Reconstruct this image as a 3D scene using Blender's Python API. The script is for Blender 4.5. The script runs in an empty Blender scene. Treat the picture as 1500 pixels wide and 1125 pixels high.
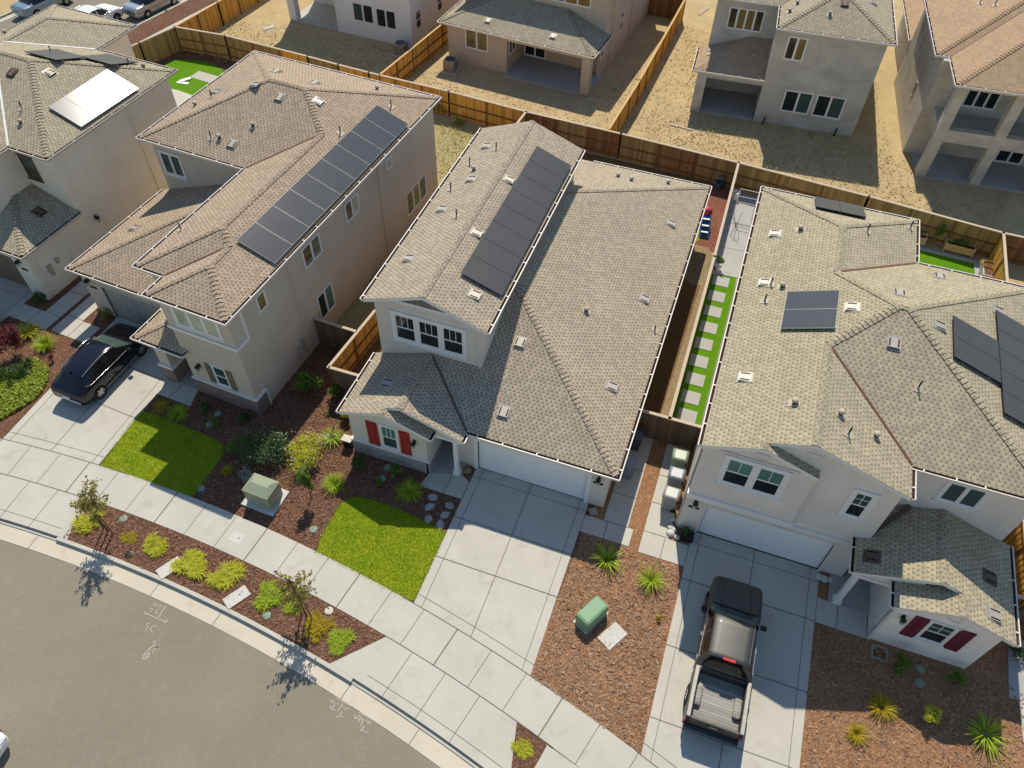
import bpy, bmesh, math, random
from mathutils import Vector, Matrix
random.seed(7)
R = math.radians
C = bpy.context.scene.collection
# ------------------------------------------------------------------ camera
F_PX, PITCH, ROLL, YAW = 1124.0, R(49.82), R(1.58), R(18.38)
CAM = Vector((7.375, -17.777, 28.68))
def _axes():
    cp, sp = math.cos(PITCH), math.sin(PITCH)
    f = Vector((0, cp, -sp)); u = Vector((0, sp, cp)); r = Vector((1, 0, 0))
    cr, sr = math.cos(ROLL), math.sin(ROLL)
    r2 = r*cr + u*sr; u2 = -r*sr + u*cr
    m = Matrix.Rotation(YAW, 3, 'Z')
    return m @ r2, m @ u2, m @ f
AX_R, AX_U, AX_F = _axes()
def P(u, v, z=0.0):
    """survey helper: where the sight line of photo point (u, v) meets the level z (metres)"""
    d = AX_R*((u-750)/F_PX) - AX_U*((v-562.5)/F_PX) + AX_F
    t = (z-CAM.z)/d.z
    p = CAM + d*t
    return Vector((p.x, p.y, z))
def P2(u, v, z=0.0):
    p = P(u, v, z); return (p.x, p.y)
# ------------------------------------------------------------------ materials
class NT:
    def __init__(s, name):
        s.m = bpy.data.materials.new(name); s.m.use_nodes = True
        s.t = s.m.node_tree; s.n = s.t.nodes; s.l = s.t.links
        s.b = s.n['Principled BSDF']; s.uvn = None; s.obn = None
    def new(s, ty, **kw):
        n = s.n.new(ty)
        for k, v in kw.items(): setattr(n, k, v)
        return n
    def uv(s):
        if not s.uvn: s.uvn = s.new('ShaderNodeUVMap', uv_map='UVMap')
        return s.uvn.outputs[0]
    def ob(s):
        if not s.obn: s.obn = s.new('ShaderNodeTexCoord')
        return s.obn.outputs['Object']
    def set(s, sock, v):
        if hasattr(v, 'is_output') or isinstance(v, bpy.types.NodeSocket): s.l.new(v, sock)
        elif isinstance(v, (tuple, list)) and len(v) == 3 and sock.type == 'RGBA': sock.default_value = (*v, 1)
        else: sock.default_value = v
    def math(s, op, a, b=0.0, c=None):
        n = s.new('ShaderNodeMath', operation=op); s.set(n.inputs[0], a); s.set(n.inputs[1], b)
        if c is not None: s.set(n.inputs[2], c)
        return n.outputs[0]
    def noise(s, scale, detail=3, rough=.55, vec=None, dist=0.0):
        n = s.new('ShaderNodeTexNoise'); s.set(n.inputs['Vector'], vec if vec is not None else s.uv())
        n.inputs['Scale'].default_value = scale; n.inputs['Detail'].default_value = detail
        n.inputs['Roughness'].default_value = rough; n.inputs['Distortion'].default_value = dist
        return n.outputs[0]
    def voro(s, scale, vec=None, out='Color'):
        n = s.new('ShaderNodeTexVoronoi'); s.set(n.inputs['Vector'], vec if vec is not None else s.uv())
        n.inputs['Scale'].default_value = scale
        return n.outputs[out]
    def ramp(s, f, *stops):
        n = s.new('ShaderNodeValToRGB'); s.set(n.inputs[0], f); e = n.color_ramp.elements
        while len(e) < len(stops): e.new(.5)
        for el, (p, c) in zip(e, stops):
            el.position = p; el.color = (*c, 1) if isinstance(c, tuple) else (c, c, c, 1)
        return n.outputs[0]
    def mix(s, f, a, b, mode='MIX'):
        n = s.new('ShaderNodeMix', data_type='RGBA', blend_type=mode)
        s.set(n.inputs[0], f); s.set(n.inputs[6], a); s.set(n.inputs[7], b)
        return n.outputs[2]
    def scale_vec(s, vec, x, y, z=1):
        n = s.new('ShaderNodeVectorMath', operation='MULTIPLY'); s.set(n.inputs[0], vec); n.inputs[1].default_value = (x, y, z)
        return n.outputs[0]
    def sep(s, vec):
        n = s.new('ShaderNodeSeparateXYZ'); s.set(n.inputs[0], vec); return n.outputs
    def comb(s, x, y, z=0.0):
        n = s.new('ShaderNodeCombineXYZ'); s.set(n.inputs[0], x); s.set(n.inputs[1], y); s.set(n.inputs[2], z); return n.outputs[0]
    def white(s, vec):
        n = s.new('ShaderNodeTexWhiteNoise', noise_dimensions='3D'); s.set(n.inputs[0], vec); return n.outputs[0]
    def out(s, col, rough=.8, spec=.3, metal=0.0, bump=None, bstr=.3, bdist=.02, **kw):
        s.set(s.b.inputs['Base Color'], col); s.set(s.b.inputs['Roughness'], rough)
        s.b.inputs['Specular IOR Level'].default_value = spec; s.b.inputs['Metallic'].default_value = metal
        for k, v in kw.items(): s.set(s.b.inputs[k.replace('_', ' ')], v)
        if bump is not None:
            n = s.new('ShaderNodeBump'); n.inputs['Strength'].default_value = bstr; n.inputs['Distance'].default_value = bdist
            s.l.new(bump, n.inputs['Height']); s.l.new(n.outputs[0], s.b.inputs['Normal'])
        return s.m
def mul(c, k): return tuple(min(1, x*k) for x in c)
def plain(name, c, rough=.6, spec=.4, metal=0.0, var=.12, scale=6, **kw):
    t = NT(name); n = t.noise(scale, 4, .6, t.ob())
    return t.out(t.mix(n, mul(c, 1-var), mul(c, 1+var)), rough, spec, metal, **kw)
def m_shingle(name, light, dark):
    t = NT(name); u, v, _ = t.sep(t.uv())
    row = t.math('FLOOR', t.math('DIVIDE', v, .15))
    rj = t.white(t.comb(row, 3.1, 0))
    uu = t.math('ADD', t.math('DIVIDE', u, .205), t.math('ADD', t.math('MULTIPLY', row, .5), t.math('MULTIPLY', rj, .3)))
    cell = t.math('FLOOR', uu); fr = t.math('FRACT', uu)
    w = t.white(t.comb(cell, row, 1.0))
    edge = t.math('ADD', .46, t.math('MULTIPLY', w, .30))
    tab = t.math('LESS_THAN', fr, edge)
    fv = t.math('FRACT', t.math('DIVIDE', v, .15))
    lip = t.math('LESS_THAN', fv, .2)
    half = t.math('SMOOTH_MIN', 1.0, t.math('MULTIPLY', t.math('SUBTRACT', .78, fv), 3.0), .2)
    spot = t.math('MULTIPLY', t.math('SUBTRACT', 1.0, tab), t.math('MAXIMUM', half, 0.0))
    base = t.mix(t.math('MULTIPLY', spot, t.math('ADD', .55, t.math('MULTIPLY', w, .45))), light, dark)
    base = t.mix(t.math('MULTIPLY', lip, .16), base, mul(dark, .5))
    tone = t.math('ADD', .88, t.math('MULTIPLY', w, .2))
    big = t.noise(.35, 3, .6)
    tone = t.math('MULTIPLY', tone, t.math('ADD', .86, t.math('MULTIPLY', big, .28)))
    gran = t.noise(70, 2, .7)
    tone = t.math('MULTIPLY', tone, t.math('ADD', .8, t.math('MULTIPLY', gran, .4)))
    streak = t.noise(1.0, 3, .6, t.scale_vec(t.uv(), 2.4, .22))
    tone = t.math('MULTIPLY', tone, t.math('ADD', .9, t.math('MULTIPLY', streak, .2)))
    col = t.mix(1.0, base, tone, 'MULTIPLY')
    h = t.math('ADD', t.math('MULTIPLY', tab, -.5), t.math('SUBTRACT', 1.0, fv))
    return t.out(col, .92, .15, bump=h, bstr=.22, bdist=.012)
def m_stucco(name, c, blot=0.0):
    t = NT(name); a = t.noise(.6, 4, .6); b = t.noise(45, 3, .7)
    st = t.noise(1, 4, .6, t.scale_vec(t.uv(), 1.4, .12))
    f = t.math('MULTIPLY', t.math('ADD', .84, t.math('MULTIPLY', a, .3)), t.math('ADD', .93, t.math('MULTIPLY', b, .14)))
    f = t.math('MULTIPLY', f, t.math('ADD', .94, t.math('MULTIPLY', st, .12)))
    if blot:
        q = t.noise(.7, 6, .7, t.scale_vec(t.uv(), .7, 1.3), .9)
        f = t.math('MULTIPLY', f, t.math('ADD', 1-blot*.5, t.math('MULTIPLY', t.ramp(q, (.3, 0.0), (.7, 1.0)), blot)))
    return t.out(t.mix(1.0, c, f, 'MULTIPLY'), .93, .2, bump=b, bstr=.35, bdist=.008)
def m_concrete(name, c, stain=(.33, .28, .21), amt=.5):
    t = NT(name); a = t.noise(.45, 5, .65); b = t.noise(28, 4, .75); d = t.noise(1.3, 5, .7, dist=.6)
    f = t.math('MULTIPLY', t.math('ADD', .82, t.math('MULTIPLY', a, .34)), t.math('ADD', .88, t.math('MULTIPLY', b, .24)))
    st = t.ramp(d, (.55, 0.0), (.8, 1.0))
    col = t.mix(1.0, t.mix(t.math('MULTIPLY', st, amt), c, stain), f, 'MULTIPLY')
    return t.out(col, .88, .25, bump=b, bstr=.2, bdist=.006)
def m_asphalt():
    t = NT('asphalt'); a = t.noise(.22, 5, .6, dist=.5); b = t.noise(60, 3, .8); d = t.noise(1.6, 6, .7, dist=1.2)
    sp = t.voro(38, out='Color')
    f = t.math('MULTIPLY', t.math('ADD', .82, t.math('MULTIPLY', a, .36)), t.math('ADD', .78, t.math('MULTIPLY', b, .44)))
    f = t.math('MULTIPLY', f, t.math('ADD', .9, t.math('MULTIPLY', t.sep(sp)[0], .2)))
    col = t.mix(t.math('MULTIPLY', t.ramp(d, (.5, 0.0), (.78, 1.0)), .3), (.25, .222, .168), (.345, .313, .245))
    sc = t.noise(3.2, 6, .75, dist=2.5)
    col = t.mix(t.math('MULTIPLY', t.ramp(sc, (.62, 0.0), (.72, 1.0)), .3), col, (.36, .34, .29))
    return t.out(t.mix(1.0, col, f, 'MULTIPLY'), .9, .25, bump=b, bstr=.3, bdist=.006)
def m_mulch(name, c1, c2, c3):
    t = NT(name); v = t.voro(24); x = t.sep(v)
    n = t.noise(40, 3, .8); big = t.noise(.5, 4, .65)
    col = t.mix(x[0], c1, c2); col = t.mix(t.math('MULTIPLY', t.math('GREATER_THAN', x[1], .84), .7), col, c3)
    f = t.math('MULTIPLY', t.math('ADD', .5, t.math('MULTIPLY', n, 1.0)), t.math('ADD', .74, t.math('MULTIPLY', big, .52)))
    return t.out(t.mix(1.0, col, f, 'MULTIPLY'), .95, .1, bump=t.math('ADD', x[2], n), bstr=.9, bdist=.05)
def m_dirt(name, c1, c2, c3, sc=1.0):
    t = NT(name); a = t.noise(.5*sc, 6, .7, dist=.8); b = t.noise(6*sc, 5, .75); d = t.noise(45, 3, .75)
    col = t.mix(t.ramp(a, (.35, 0.0), (.68, 1.0)), c1, c2)
    col = t.mix(t.math('MULTIPLY', t.ramp(b, (.52, 0.0), (.7, 1.0)), .75), col, c3)
    return t.out(t.mix(1.0, col, t.math('ADD', .55, t.math('MULTIPLY', d, .9)), 'MULTIPLY'), .96, .1, bump=t.math('ADD', b, d), bstr=.8, bdist=.05)
def m_grass(name, c1, c2, c3):
    t = NT(name); a = t.noise(1.1, 5, .7, dist=.5); b = t.noise(55, 3, .8); d = t.noise(5, 4, .7)
    col = t.mix(t.ramp(a, (.36, 0.0), (.66, 1.0)), c1, c2); col = t.mix(t.math('MULTIPLY', t.ramp(d, (.45, 0.0), (.75, 1.0)), .6), col, c3)
    return t.out(t.mix(1.0, col, t.math('ADD', .35, t.math('MULTIPLY', b, 1.3)), 'MULTIPLY'), .95, .1, bump=b, bstr=.9, bdist=.04)
def m_boards(name, c1, c2, w=.145, vert=True):
    t = NT(name); u, v, _ = t.sep(t.uv())
    k = t.math('FLOOR', t.math('DIVIDE', u, w)); r = t.white(t.comb(k, 7.7, 0))
    g = t.noise(1, 5, .7, t.scale_vec(t.uv(), 30, 1.6)); st = t.noise(1, 3, .6, t.scale_vec(t.uv(), 1.2, .5))
    fr = t.math('FRACT', t.math('DIVIDE', u, w)); gap = t.math('LESS_THAN', fr, .09)
    f = t.math('MULTIPLY', t.math('ADD', .68, t.math('MULTIPLY', r, .5)), t.math('ADD', .72, t.math('MULTIPLY', g, .5)))
    col = t.mix(1.0, t.mix(st, c1, c2), f, 'MULTIPLY')
    col = t.mix(t.math('MULTIPLY', gap, .75), col, mul(c1, .2))
    return t.out(col, .85, .2, bump=t.math('SUBTRACT', g, gap), bstr=.5, bdist=.012)
def m_stone(name, cs):
    t = NT(name); n = t.new('ShaderNodeTexBrick'); n.offset = .5; t.l.new(t.uv(), n.inputs['Vector'])
    n.inputs['Scale'].default_value = 1; n.inputs['Brick Width'].default_value = .34; n.inputs['Row Height'].default_value = .13
    n.inputs['Mortar Size'].default_value = .014; n.inputs['Color1'].default_value = (*cs[0], 1); n.inputs['Color2'].default_value = (*cs[1], 1); n.inputs['Mortar'].default_value = (*mul(cs[0], .35), 1)
    g = t.noise(9, 4, .7); f = t.math('ADD', .45, t.math('MULTIPLY', g, 1.1))
    col = t.mix(1.0, t.mix(t.noise(2.6, 2), n.outputs[0], cs[2]), f, 'MULTIPLY')
    return t.out(col, .9, .2, bump=t.math('ADD', g, t.math('SUBTRACT', 1.0, n.outputs[1])), bstr=.8, bdist=.03)
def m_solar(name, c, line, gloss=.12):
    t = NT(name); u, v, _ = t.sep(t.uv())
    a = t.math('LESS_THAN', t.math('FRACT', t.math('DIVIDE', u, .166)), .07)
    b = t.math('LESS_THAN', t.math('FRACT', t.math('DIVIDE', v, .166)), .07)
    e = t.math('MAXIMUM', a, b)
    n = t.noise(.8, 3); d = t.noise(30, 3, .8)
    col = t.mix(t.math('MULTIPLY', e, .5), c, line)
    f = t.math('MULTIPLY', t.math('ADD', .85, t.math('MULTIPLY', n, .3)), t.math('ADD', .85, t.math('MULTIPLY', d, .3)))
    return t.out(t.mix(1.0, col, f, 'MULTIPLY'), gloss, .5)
def m_glass(name, c, rough=.06):
    t = NT(name); n = t.noise(.9, 3, .6, t.ob())
    return t.out(t.mix(n, mul(c, .5), mul(c, 1.5)), rough, .6)
def m_leaf(name, c1, c2):
    t = NT(name); i = t.new('ShaderNodeTexCoord'); n = t.noise(9, 2, .6, i.outputs['Object'])
    g = t.new('ShaderNodeNewGeometry')
    f = t.math('ADD', t.math('MULTIPLY', g.outputs['Random Per Island'], .6), t.math('MULTIPLY', n, .4))
    m = t.out(t.mix(f, c1, c2), .6, .25)
    t.b.inputs['Subsurface Weight'].default_value = 0.0
    tr = t.new('ShaderNodeBsdfTranslucent'); t.set(tr.inputs[0], t.mix(f, mul(c1, 1.2), mul(c2, 1.2)))
    mx = t.new('ShaderNodeMixShader'); mx.inputs[0].default_value = .3
    t.l.new(t.b.outputs[0], mx.inputs[1]); t.l.new(tr.outputs[0], mx.inputs[2]); t.l.new(mx.outputs[0], t.n['Material Output'].inputs[0])
    return m
M = {}
M['shC'] = m_shingle('shingle_grey_tan', (.45, .38, .285), (.165, .13, .088))
M['shL'] = m_shingle('shingle_warm_tan', (.44, .345, .25), (.175, .132, .088))
M['shR'] = m_shingle('shingle_pale_tan', (.44, .385, .268), (.21, .176, .114))
M['shB'] = m_shingle('shingle_brown', (.46, .315, .20), (.335, .23, .145))
M['shD'] = m_shingle('shingle_grey_olive', (.43, .375, .27), (.17, .145, .10))
M['stC'] = m_stucco('stucco_greige', (.69, .63, .555)); M['stL'] = m_stucco('stucco_taupe', (.60, .52, .425))
M['stLL'] = m_stucco('stucco_cream', (.82, .75, .62)); M['stR'] = m_stucco('stucco_pale', (.76, .70, .63))
M['stR2'] = m_stucco('stucco_offwhite', (.86, .83, .76)); M['stW'] = m_stucco('stucco_white', (.78, .78, .76))
M['stB2'] = m_stucco('stucco_tan', (.56, .47, .37)); M['stG'] = m_stucco('render_coat_grey', (.52, .50, .44), .4); M['stG2'] = m_stucco('render_coat_pale', (.54, .50, .42), .4)
M['white'] = plain('white_paint', (.80, .79, .76), .45, .4, var=.05); M['trimB'] = plain('brown_trim', (.12, .085, .06), .6)
M['gut'] = plain('gutter_paint', (.72, .66, .60), .45, .4, var=.06); M['gutin'] = plain('inside_shade_dirt', (.045, .026, .02), .9, .1)  # gutter inside: mostly shade painted in as dark brown, with some dirt
M['soffit'] = plain('soffit', (.55, .50, .44), .8, .2); M['rust'] = plain('valley_metal', (.16, .07, .04), .55, .4, var=.35)
M['flash'] = plain('galvanised_flashing', (.55, .55, .53), .4, .5, .6); M['ventt'] = plain('vent_metal_painted_tan', (.50, .43, .32), .6, .3, var=.12); M['ventg'] = plain('vent_metal_weathered', (.42, .385, .33), .5, .4, .2, var=.2)
M['ventw'] = plain('vent_metal_bright', (.38, .36, .31), .5, .4, .2, var=.12); M['black'] = plain('black_plastic', (.012, .012, .013), .45)
M['cap'] = M['shC']
M['conc'] = m_concrete('concrete', (.53, .505, .44)); M['conc2'] = m_concrete('concrete_gutter', (.60, .54, .43), (.34, .27, .18), .5)
M['concg'] = m_concrete('concrete_grey', (.42, .41, .39)); M['joint'] = plain('joint_dirt', (.19, .17, .14), .95, .1)
M['asphalt'] = m_asphalt()
M['mulch'] = m_mulch('bark_mulch', (.14, .062, .040), (.265, .135, .085), (.42, .26, .17))
M['mulch2'] = m_mulch('bark_mulch_faded', (.30, .145, .070), (.47, .25, .13), (.62, .40, .25))
M['mulchr'] = m_mulch('red_bark', (.22, .085, .055), (.36, .15, .10), (.45, .25, .18))
M['gravel'] = m_mulch('tan_gravel', (.30, .22, .12), (.46, .35, .21), (.55, .45, .32))
M['brown'] = m_mulch('brown_side_soil', (.19, .105, .04), (.30, .175, .075), (.36, .25, .13))
M['dirt'] = m_dirt('straw_dirt', (.62, .47, .25), (.48, .36, .19), (.68, .57, .36))
M['dirt2'] = m_dirt('bare_soil', (.36, .245, .12), (.27, .18, .09), (.40, .30, .17))
M['weeds'] = m_dirt('weedy_soil', (.48, .40, .22), (.36, .32, .13), (.30, .30, .07), 2.2)
M['lawn'] = m_grass('lawn_grass', (.25, .36, .016), (.40, .42, .024), (.13, .23, .012))
M['turf'] = m_grass('artificial_turf', (.11, .27, .008), (.135, .30, .01), (.09, .23, .008))
M['turfB'] = m_grass('artificial_turf_dark', (.055, .14, .012), (.075, .17, .015), (.05, .12, .01))
M['fenceO'] = m_boards('cedar_boards_new', (.66, .33, .06), (.80, .44, .11)); M['fenceB'] = m_boards('cedar_boards_brown', (.25, .115, .045), (.34, .175, .07))
M['fenceY'] = m_boards('cedar_boards_weathered', (.36, .235, .085), (.42, .29, .12)); M['fenceD'] = m_boards('cedar_boards_grey', (.16, .105, .07), (.21, .145, .10))
M['fcap'] = plain('fence_cap_wood', (.55, .45, .34), .8, .2, var=.15); M['fcapO'] = plain('fence_cap_new', (.62, .40, .17), .8, .2, var=.15); M['fpost'] = plain('fence_post_wood', (.20, .095, .04), .85, .2, var=.2)
M['stoneC'] = m_stone('ledgestone_grey', ((.40, .375, .355), (.58, .54, .50), (.26, .25, .25))); M['stoneL'] = m_stone('ledgestone_brown', ((.36, .24, .19), (.52, .37, .30), (.22, .16, .15)))
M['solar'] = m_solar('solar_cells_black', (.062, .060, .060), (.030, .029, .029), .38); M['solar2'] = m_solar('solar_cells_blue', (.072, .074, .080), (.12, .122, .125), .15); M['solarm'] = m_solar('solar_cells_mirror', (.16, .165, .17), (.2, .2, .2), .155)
M['alu'] = plain('aluminium', (.40, .40, .38), .45, .4, .3, var=.06); M['sframe'] = plain('panel_frame_black', (.02, .018, .03), .4)
M['glass'] = m_glass('window_glass_dark', (.018, .022, .026)); M['glassg'] = m_glass('window_glass_blind', (.10, .22, .18), .12)
M['glassy'] = m_glass('window_glass_gold_reflection', (.16, .135, .045), .1); M['glassp'] = m_glass('window_glass_pale', (.38, .42, .30), .15); M['glassm'] = m_glass('window_glass_mid', (.05, .085, .08), .08)  # gold tint paints in the yellow reflection some panes show
M['door'] = plain('garage_door_white', (.85, .855, .85), .5, .4, var=.03); M['doorg'] = plain('garage_door_grey', (.36, .34, .31), .5, .4, var=.05); M['doorb'] = plain('garage_door_brown', (.20, .15, .105), .6, .3)
M['red'] = m_boards('shutter_red', (.36, .035, .028), (.42, .05, .04), .13); M['maroon'] = m_boards('shutter_maroon', (.17, .03, .05), (.20, .035, .06), .16); M['shutg'] = m_boards('shutter_taupe', (.20, .165, .12), (.23, .19, .14), .12)
M['gable'] = m_boards('board_and_batten', (.21, .17, .15), (.25, .205, .18), .3)
M['trunk'] = plain('bark', (.13, .09, .06), .95, .1, var=.4, scale=12); M['stake'] = plain('stake_wood', (.20, .125, .07), .9, .1)
M['lfY'] = m_leaf('blades_yellow_green', (.34, .40, .014), (.74, .68, .08)); M['lfG'] = m_leaf('blades_green', (.22, .36, .016), (.52, .58, .05)); M['lfO'] = m_leaf('blades_gold', (.38, .28, .02), (.52, .42, .03))
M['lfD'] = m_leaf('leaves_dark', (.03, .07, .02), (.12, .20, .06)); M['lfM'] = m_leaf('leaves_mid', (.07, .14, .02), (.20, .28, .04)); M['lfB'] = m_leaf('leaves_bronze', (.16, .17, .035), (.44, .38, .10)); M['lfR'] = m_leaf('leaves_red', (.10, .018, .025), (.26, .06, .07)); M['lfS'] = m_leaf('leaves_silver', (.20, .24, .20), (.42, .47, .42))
M['flower'] = m_leaf('white_flowers', (.6, .58, .5), (.8, .78, .7))
M['green'] = plain('utility_green', (.29, .33, .23), .5, .4, var=.06); M['mint'] = plain('utility_mint', (.20, .36, .20), .5, .4, var=.05)
M['lid'] = m_concrete('vault_lid', (.60, .58, .53)); M['olid'] = plain('valve_cover_green', (.22, .30, .22), .6); M['bluew'] = plain('chalk', (.46, .44, .36), .95, .1)
M['tyre'] = plain('tyre', (.018, .018, .018), .85, .2); M['rim'] = plain('rim_alloy', (.55, .53, .50), .35, .5, .8)
# ------------------------------------------------------------------ mesh helper
class MB:
    def __init__(s): s.v = []; s.f = []; s.mi = []; s.sm = []
    def face(s, pts, m=0, smooth=False):
        i = len(s.v); s.v += [tuple(p) for p in pts]; s.f.append(list(range(i, i+len(pts)))); s.mi.append(m); s.sm.append(smooth); return s
    def grid(s, rows, m=0, smooth=True, close=False):
        i = len(s.v); n = len(rows[0])
        for r in rows: s.v += [tuple(p) for p in r]
        for a in range(len(rows)-1):
            for b in range(n if close else n-1):
                c = (b+1) % n
                s.f.append([i+a*n+b, i+a*n+c, i+(a+1)*n+c, i+(a+1)*n+b]); s.mi.append(m); s.sm.append(smooth)
        return s
    def box(s, x0, x1, y0, y1, z0, z1, m=0, skip=''):
        v = [(x0, y0, z0), (x1, y0, z0), (x1, y1, z0), (x0, y1, z0), (x0, y0, z1), (x1, y0, z1), (x1, y1, z1), (x0, y1, z1)]
        q = {'b': (0, 3, 2, 1), 't': (4, 5, 6, 7), 'f': (0, 1, 5, 4), 'r': (1, 2, 6, 5), 'k': (2, 3, 7, 6), 'l': (3, 0, 4, 7)}
        for k, f in q.items():
            if k not in skip: s.face([v[j] for j in f], m)
        return s
    def obox(s, c, ax, ay, az, m=0):
        """box from a centre and three half-axis vectors"""
        c = Vector(c); ax, ay, az = Vector(ax), Vector(ay), Vector(az)
        v = [c+ax*i+ay*j+az*k for k in (-1, 1) for (i, j) in ((-1, -1), (1, -1), (1, 1), (-1, 1))]
        for f in ((0, 3, 2, 1), (4, 5, 6, 7), (0, 1, 5, 4), (1, 2, 6, 5), (2, 3, 7, 6), (3, 0, 4, 7)): s.face([v[j] for j in f], m)
        return s
    def beam(s, p0, p1, w, h, m=0, up=(0, 0, 1)):
        p0, p1 = Vector(p0), Vector(p1); d = p1-p0; L = d.length; d = d/L
        sd = d.cross(Vector(up))
        if sd.length < 1e-4: sd = Vector((1, 0, 0))
        sd.normalize(); uu = sd.cross(d)
        return s.obox((p0+p1)/2, d*L/2, sd*w/2, uu*h/2, m)
    def tube(s, pts, r, n=7, m=0, cap=True):
        pts = [Vector(p) for p in pts]; rr = r if isinstance(r, (list, tuple)) else [r]*len(pts); rows = []
        for i, p in enumerate(pts):
            d = (pts[min(i+1, len(pts)-1)]-pts[max(i-1, 0)]).normalized()
            a = d.orthogonal().normalized(); b = d.cross(a)
            if i and (rows): # keep twist small
                pa = (rows[-1][0]-pts[i-1]); a2 = pa-d*pa.dot(d)
                if a2.length > 1e-6: a = a2.normalized(); b = d.cross(a)
            rows.append([p+(a*math.cos(2*math.pi*k/n)+b*math.sin(2*math.pi*k/n))*rr[i] for k in range(n)])
        s.grid(rows, m, True, True)
        if cap: s.face(rows[0][::-1], m); s.face(rows[-1], m)
        return s
    def lathe(s, c, prof, n=20, m=0, axis='z', smooth=True, cap=True):
        c = Vector(c); rows = []
        for r, h in prof:
            row = []
            for k in range(n):
                a = 2*math.pi*k/n
                q = Vector((r*math.cos(a), r*math.sin(a), h))
                if axis == 'x': q = Vector((q.z, q.x, q.y))
                if axis == 'y': q = Vector((q.y, q.z, q.x))
                row.append(c+q)
            rows.append(row)
        s.grid(rows, m, smooth, True)
        if cap and prof[0][0] > 1e-4: s.face(rows[0][::-1], m)
        if cap and prof[-1][0] > 1e-4: s.face(rows[-1], m)
        return s
    def prism(s, poly, lo, hi, m=0, mside=None):
        """poly: list of (x,y); lo/hi z"""
        if mside is None: mside = m
        a = sum(poly[i][0]*poly[(i+1) % len(poly)][1]-poly[(i+1) % len(poly)][0]*poly[i][1] for i in range(len(poly)))
        if a < 0: poly = poly[::-1]
        s.face([(x, y, hi) for x, y in poly], m); s.face([(x, y, lo) for x, y in poly[::-1]], mside)
        for i in range(len(poly)):
            (x0, y0), (x1, y1) = poly[i], poly[(i+1) % len(poly)]
            s.face([(x0, y0, lo), (x1, y1, lo), (x1, y1, hi), (x0, y0, hi)], mside)
        return s
    def xzprism(s, poly, y0, y1, m=0):
        a = sum(poly[i][0]*poly[(i+1) % len(poly)][1]-poly[(i+1) % len(poly)][0]*poly[i][1] for i in range(len(poly)))
        if a < 0: poly = poly[::-1]
        s.face([(x, y0, z) for x, z in poly], m); s.face([(x, y1, z) for x, z in poly[::-1]], m)
        for i in range(len(poly)):
            (a0, b0), (a1, b1) = poly[i], poly[(i+1) % len(poly)]
            s.face([(a0, y0, b0), (a0, y1, b0), (a1, y1, b1), (a1, y0, b1)], m)
        return s
    def build(s, name, mats, parent=None, bevel=0, weld=False, tri=False, auto=False):
        me = bpy.data.meshes.new(name); me.from_pydata(s.v, [], s.f); me.update()
        if not isinstance(mats, (list, tuple)): mats = [mats]
        for m in mats: me.materials.append(M[m] if isinstance(m, str) else m)
        for p, mi, sm in zip(me.polygons, s.mi, s.sm): p.material_index = min(mi, len(mats)-1); p.use_smooth = sm
        if weld or bevel:
            bm = bmesh.new(); bm.from_mesh(me); bmesh.ops.remove_doubles(bm, verts=bm.verts, dist=1e-4)
            if bevel:
                bmesh.ops.bevel(bm, geom=[e for e in bm.edges if len(e.link_faces) == 2 and e.calc_face_angle(0) > .5], offset=bevel, segments=2, affect='EDGES', profile=.5)
            bm.to_mesh(me); bm.free()
        uvl = me.uv_layers.new(name='UVMap').data
        Z = Vector((0, 0, 1))
        for p in me.polygons:
            n = p.normal
            if abs(n.z) > .995: u, v = Vector((1, 0, 0)), Vector((0, 1, 0))
            else:
                u = Z.cross(n).normalized(); v = n.cross(u)
            for li in p.loop_indices:
                co = me.vertices[me.loops[li].vertex_index].co
                uvl[li].uv = (co.dot(u), co.dot(v))
        o = bpy.data.objects.new(name, me); C.objects.link(o)
        if parent: o.parent = parent
        return o
def tag(o, label=None, cat=None, group=None, kind=None):
    if label: o['label'] = label
    if cat: o['category'] = cat
    if group: o['group'] = group
    if kind: o['kind'] = kind
    return o
def empty(name, loc=(0, 0, 0), rz=0.0, label=None, cat=None, group=None):
    o = bpy.data.objects.new(name, None); C.objects.link(o); o.location = loc; o.rotation_euler = (0, 0, rz); o.empty_display_size = .3
    return tag(o, label, cat, group)
def dup(root, loc, rz=0.0, label=None, sc=1.0, group=None):
    r = root.copy(); C.objects.link(r); r.location = loc; r.rotation_euler = (0, 0, rz); r.scale = (sc, sc, sc) if not isinstance(sc, tuple) else sc
    if label: r['label'] = label
    if group: r['group'] = group
    for ch in list(root.children):
        c = ch.copy(); C.objects.link(c); c.parent = r
        for g in ch.children:
            d = g.copy(); C.objects.link(d); d.parent = c
    return r
def struct(o): o['kind'] = 'structure'; return o
# ------------------------------------------------------------------ house parts
K = .375
def roof(root, polys, mats=('shC', 'white', 'soffit'), th=.17, name='roof'):
    mb = MB(); key = lambda p: (round(p[0], 3), round(p[1], 3), round(p[2], 3)); ed = {}
    for po in polys:
        a = Vector((0, 0, 0))
        for i in range(len(po)): a += Vector(po[i]).cross(Vector(po[(i+1) % len(po)]))
        if a.z < 0: po = po[::-1]
        mb.face(po, 0); mb.face([(x, y, z-th) for x, y, z in po[::-1]], 2)
        for i in range(len(po)):
            e = (key(po[i]), key(po[(i+1) % len(po)])); ed[e] = ed.get(e, 0)+1
    for (a, b) in ed:
        if (b, a) not in ed:
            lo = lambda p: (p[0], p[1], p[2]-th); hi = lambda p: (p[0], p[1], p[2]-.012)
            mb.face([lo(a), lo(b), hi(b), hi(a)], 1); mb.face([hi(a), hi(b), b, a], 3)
    return mb.build(name, list(mats)+['gutin'], root)
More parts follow.
